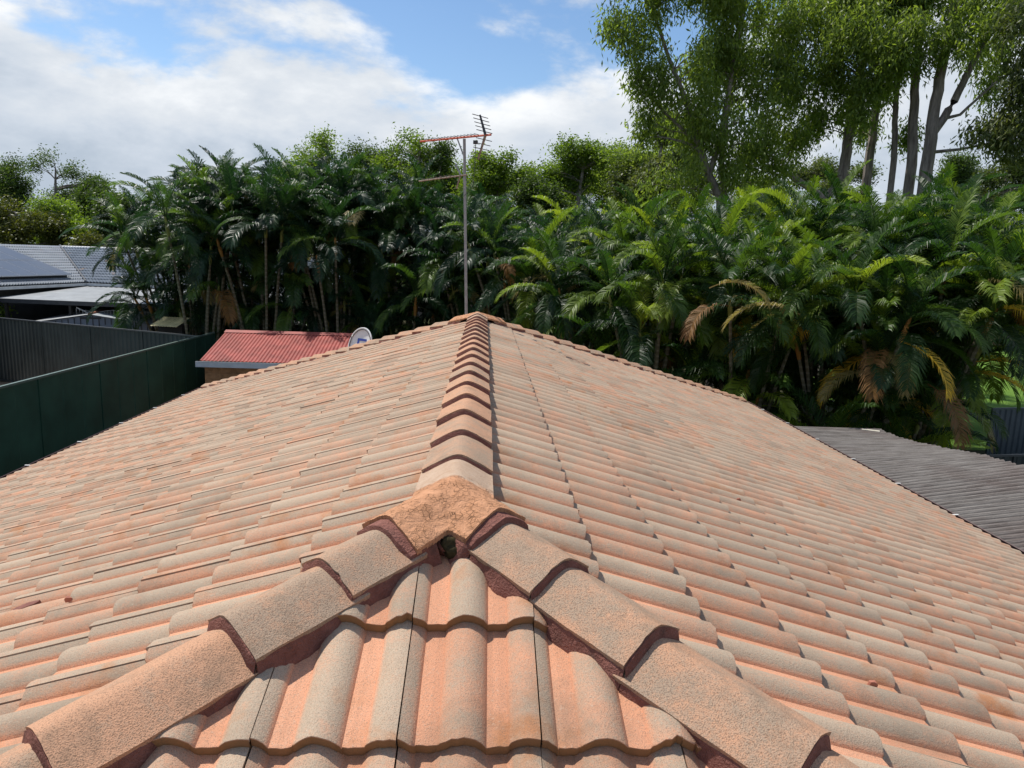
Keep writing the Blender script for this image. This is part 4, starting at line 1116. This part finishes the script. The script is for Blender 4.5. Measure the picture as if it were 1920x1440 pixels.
tree('gum_tree', 'gum tree beyond the right edge whose dark foliage hangs into the picture', 'tree', GG, (23.2, 27, 0), [t8],
     [B(1900, 200, Y, 1.1, 1.0, 32), B(1870, 235, Y, .9, .7, 18), B(1930, 270, Y, 1.2, .7, 22), B(1925, 130, Y, 1.0, .8, 20), B(1935, 20, Y, 1.4, 1.3, 30)], 'gum_grey', 308, 100)

# background trees
BGR = 'trees behind the palms'
def bgtree(label, cx, top, bot, Y, w, leafm, seed, n=70, lobes=11, per=140, ln=.19, wd=.085, name='leafy_tree', airy=False):
    r = random.Random(seed); T = at(cx, top, Y); Bt = at(cx, bot, Y); H = T.z-Bt.z; sp = Y/FPX
    W_ = w*sp/2; bl = []
    for k in range(lobes):
        a = r.uniform(-1, 1); zz = r.uniform(.12, .95); ww = math.sqrt(max(.05, 1-((zz-.42)/.62)**2))
        rad = W_*r.uniform(.22, .40)
        bl.append(((T.x+a*W_*ww*.95, Y+r.uniform(-.5, .5)*W_, Bt.z+zz*H-rad*.35), (rad, rad, rad*.8), max(14, int(n*1.7)//lobes)))
    bl.append(((T.x+r.uniform(-.15, .15)*W_, Y, T.z-W_*.36), (W_*.42, W_*.42, W_*.34), max(16, int(n*1.7)//lobes)))
    tk = [([(T.x, Y, -.05), (T.x+.2, Y, Bt.z*.6), (T.x-.2, Y, Bt.z+H*.3), (T.x+.1, Y, T.z-W_*.35)], .28+H*.012, .06)]
    s = .055*W_+.18
    return tree(name, label, 'tree', BGR, (T.x, Y, 0), tk, bl, leafm, seed, per, (s*1.1, s*1.1, s*.9), ln, wd, .4, 2, .55, brad=.05, clump=4, spr=.2)
bgtree('dark gum with an open lacy crown at the far left', 100, 288, 440, 62, 150, 'tree_dark', 401, 70)
bgtree('dark rounded tree at the left frame edge beyond the blue roof', 15, 305, 450, 58, 120, 'tree_dark', 402, 60)
bgtree('dark green tree between the lacy gum and the left palms', 165, 345, 450, 54, 90, 'tree_dark', 403, 50)
bgtree('olive green bushy tree at the left edge over the solar panels', 25, 372, 470, 46, 150, 'tree_olive', 404, 60)
bgtree('mid green tree above the blue roof ridge, left of the palms', 115, 380, 470, 48, 120, 'tree_lime', 405, 46)
bgtree('low olive shrub showing over the blue roof ridge', 175, 438, 476, 42, 90, 'tree_olive', 406, 30, 5)
bgtree('dark leafy tree filling the gap left of the tall palms', 210, 365, 480, 44, 90, 'tree_dark', 416, 44)
bgtree('round pale green treetop above the left palms', 612, 250, 420, 50, 150, 'tree_lime', 407, 44)
bgtree('bright open gum crown behind the left end of the red aerial boom', 785, 252, 420, 48, 140, 'tree_lime', 408, 34)
bgtree('dark ragged tree behind the aerial mast', 825, 275, 430, 48, 110, 'tree_dark', 409, 44)
bgtree('lime green tree just right of the aerial mast', 935, 290, 440, 46, 110, 'tree_lime', 410, 50)
bgtree('dark tree in the dip right of the aerial', 1010, 330, 470, 44, 110, 'tree_dark', 411, 50)
bgtree('large rounded green tree in the centre right, left of the gums', 1095, 263, 450, 46, 150, 'tree_lime', 412, 80, 8)
bgtree('green gum crown joining the rounded tree to the tall gums', 1190, 285, 460, 42, 140, 'gum_leaf', 413, 70, 7)
bgtree('greyish gum crown below the leftmost drooping gum foliage', 1245, 208, 420, 40, 130, 'gum_grey', 414, 70, 7)
bgtree('leafy tree behind the leftmost gum trunks', 1440, 330, 470, 44, 200, 'gum_leaf', 415, 60, 7)
bgtree('grey green tree seen low between the gum trunks', 1560, 300, 430, 52, 130, 'gum_grey', 417, 50)
bgtree('grey green tree at the right edge behind the rear palms', 1890, 300, 450, 48, 130, 'gum_grey', 418, 50)
bgtree('dark tree behind the pale forked gum at right', 1800, 300, 450, 52, 130, 'tree_dark', 419, 46)
bgtree('soft green crown between the aerial mast and the lime tree', 890, 300, 450, 52, 130, 'tree_lime', 420, 70)
bgtree('mid green crown filling the skyline dip right of the lime tree', 985, 318, 460, 50, 150, 'gum_leaf', 421, 70)
bgtree('pale green crown between the dark dip tree and the large rounded tree', 1050, 300, 460, 52, 120, 'tree_lime', 422, 70)
bgtree('broad green crown right of the large rounded tree', 1150, 268, 450, 50, 150, 'gum_leaf', 423, 80)
bgtree('green crown closing the sky gap left of the tall gums', 1285, 255, 430, 46, 150, 'gum_leaf', 425, 80)
bgtree('dark crown behind the tallest left palms', 690, 275, 420, 50, 170, 'tree_dark', 424, 70)
# small bright shrub on the neighbour's patio
tree('garden_shrub', 'small bright green shrub over the charcoal fence at far left', 'shrub', None, (-18.7, 28.9, 0),
     [([(-18.7, 28.9, -.03), (-18.75, 28.9, 1.4), (-18.6, 28.9, 2.5)], .04, .015)], [((-18.72, 28.9, 2.55), (.28, .28, .3), 14)], 'tree_lime', 430, 24, (.10, .10, .12), .16, .06, .1, 2)
# unbroken far bush that closes the view behind the palms
r = np.random.default_rng(5); n = 900
cx = r.uniform(-70, 75, n); cy = 66+r.uniform(-3, 6, n); cz = r.random(n)**.8*(6.5+1.6*np.sin(cx*.21)+1.2*np.sin(cx*.57+1))
v, f, rn = leaves(np.stack([cx, cy, cz], 1), 55, (1.0, .8, .7), .55, .35, .3, r)
tag(obj('distant_bush', mesh_of('distant_bush', v, f, 'tree_dark', False, {'leaf_rnd': rn})), 'far dark bushland closing the view behind the palms', 'bush', kind='stuff')
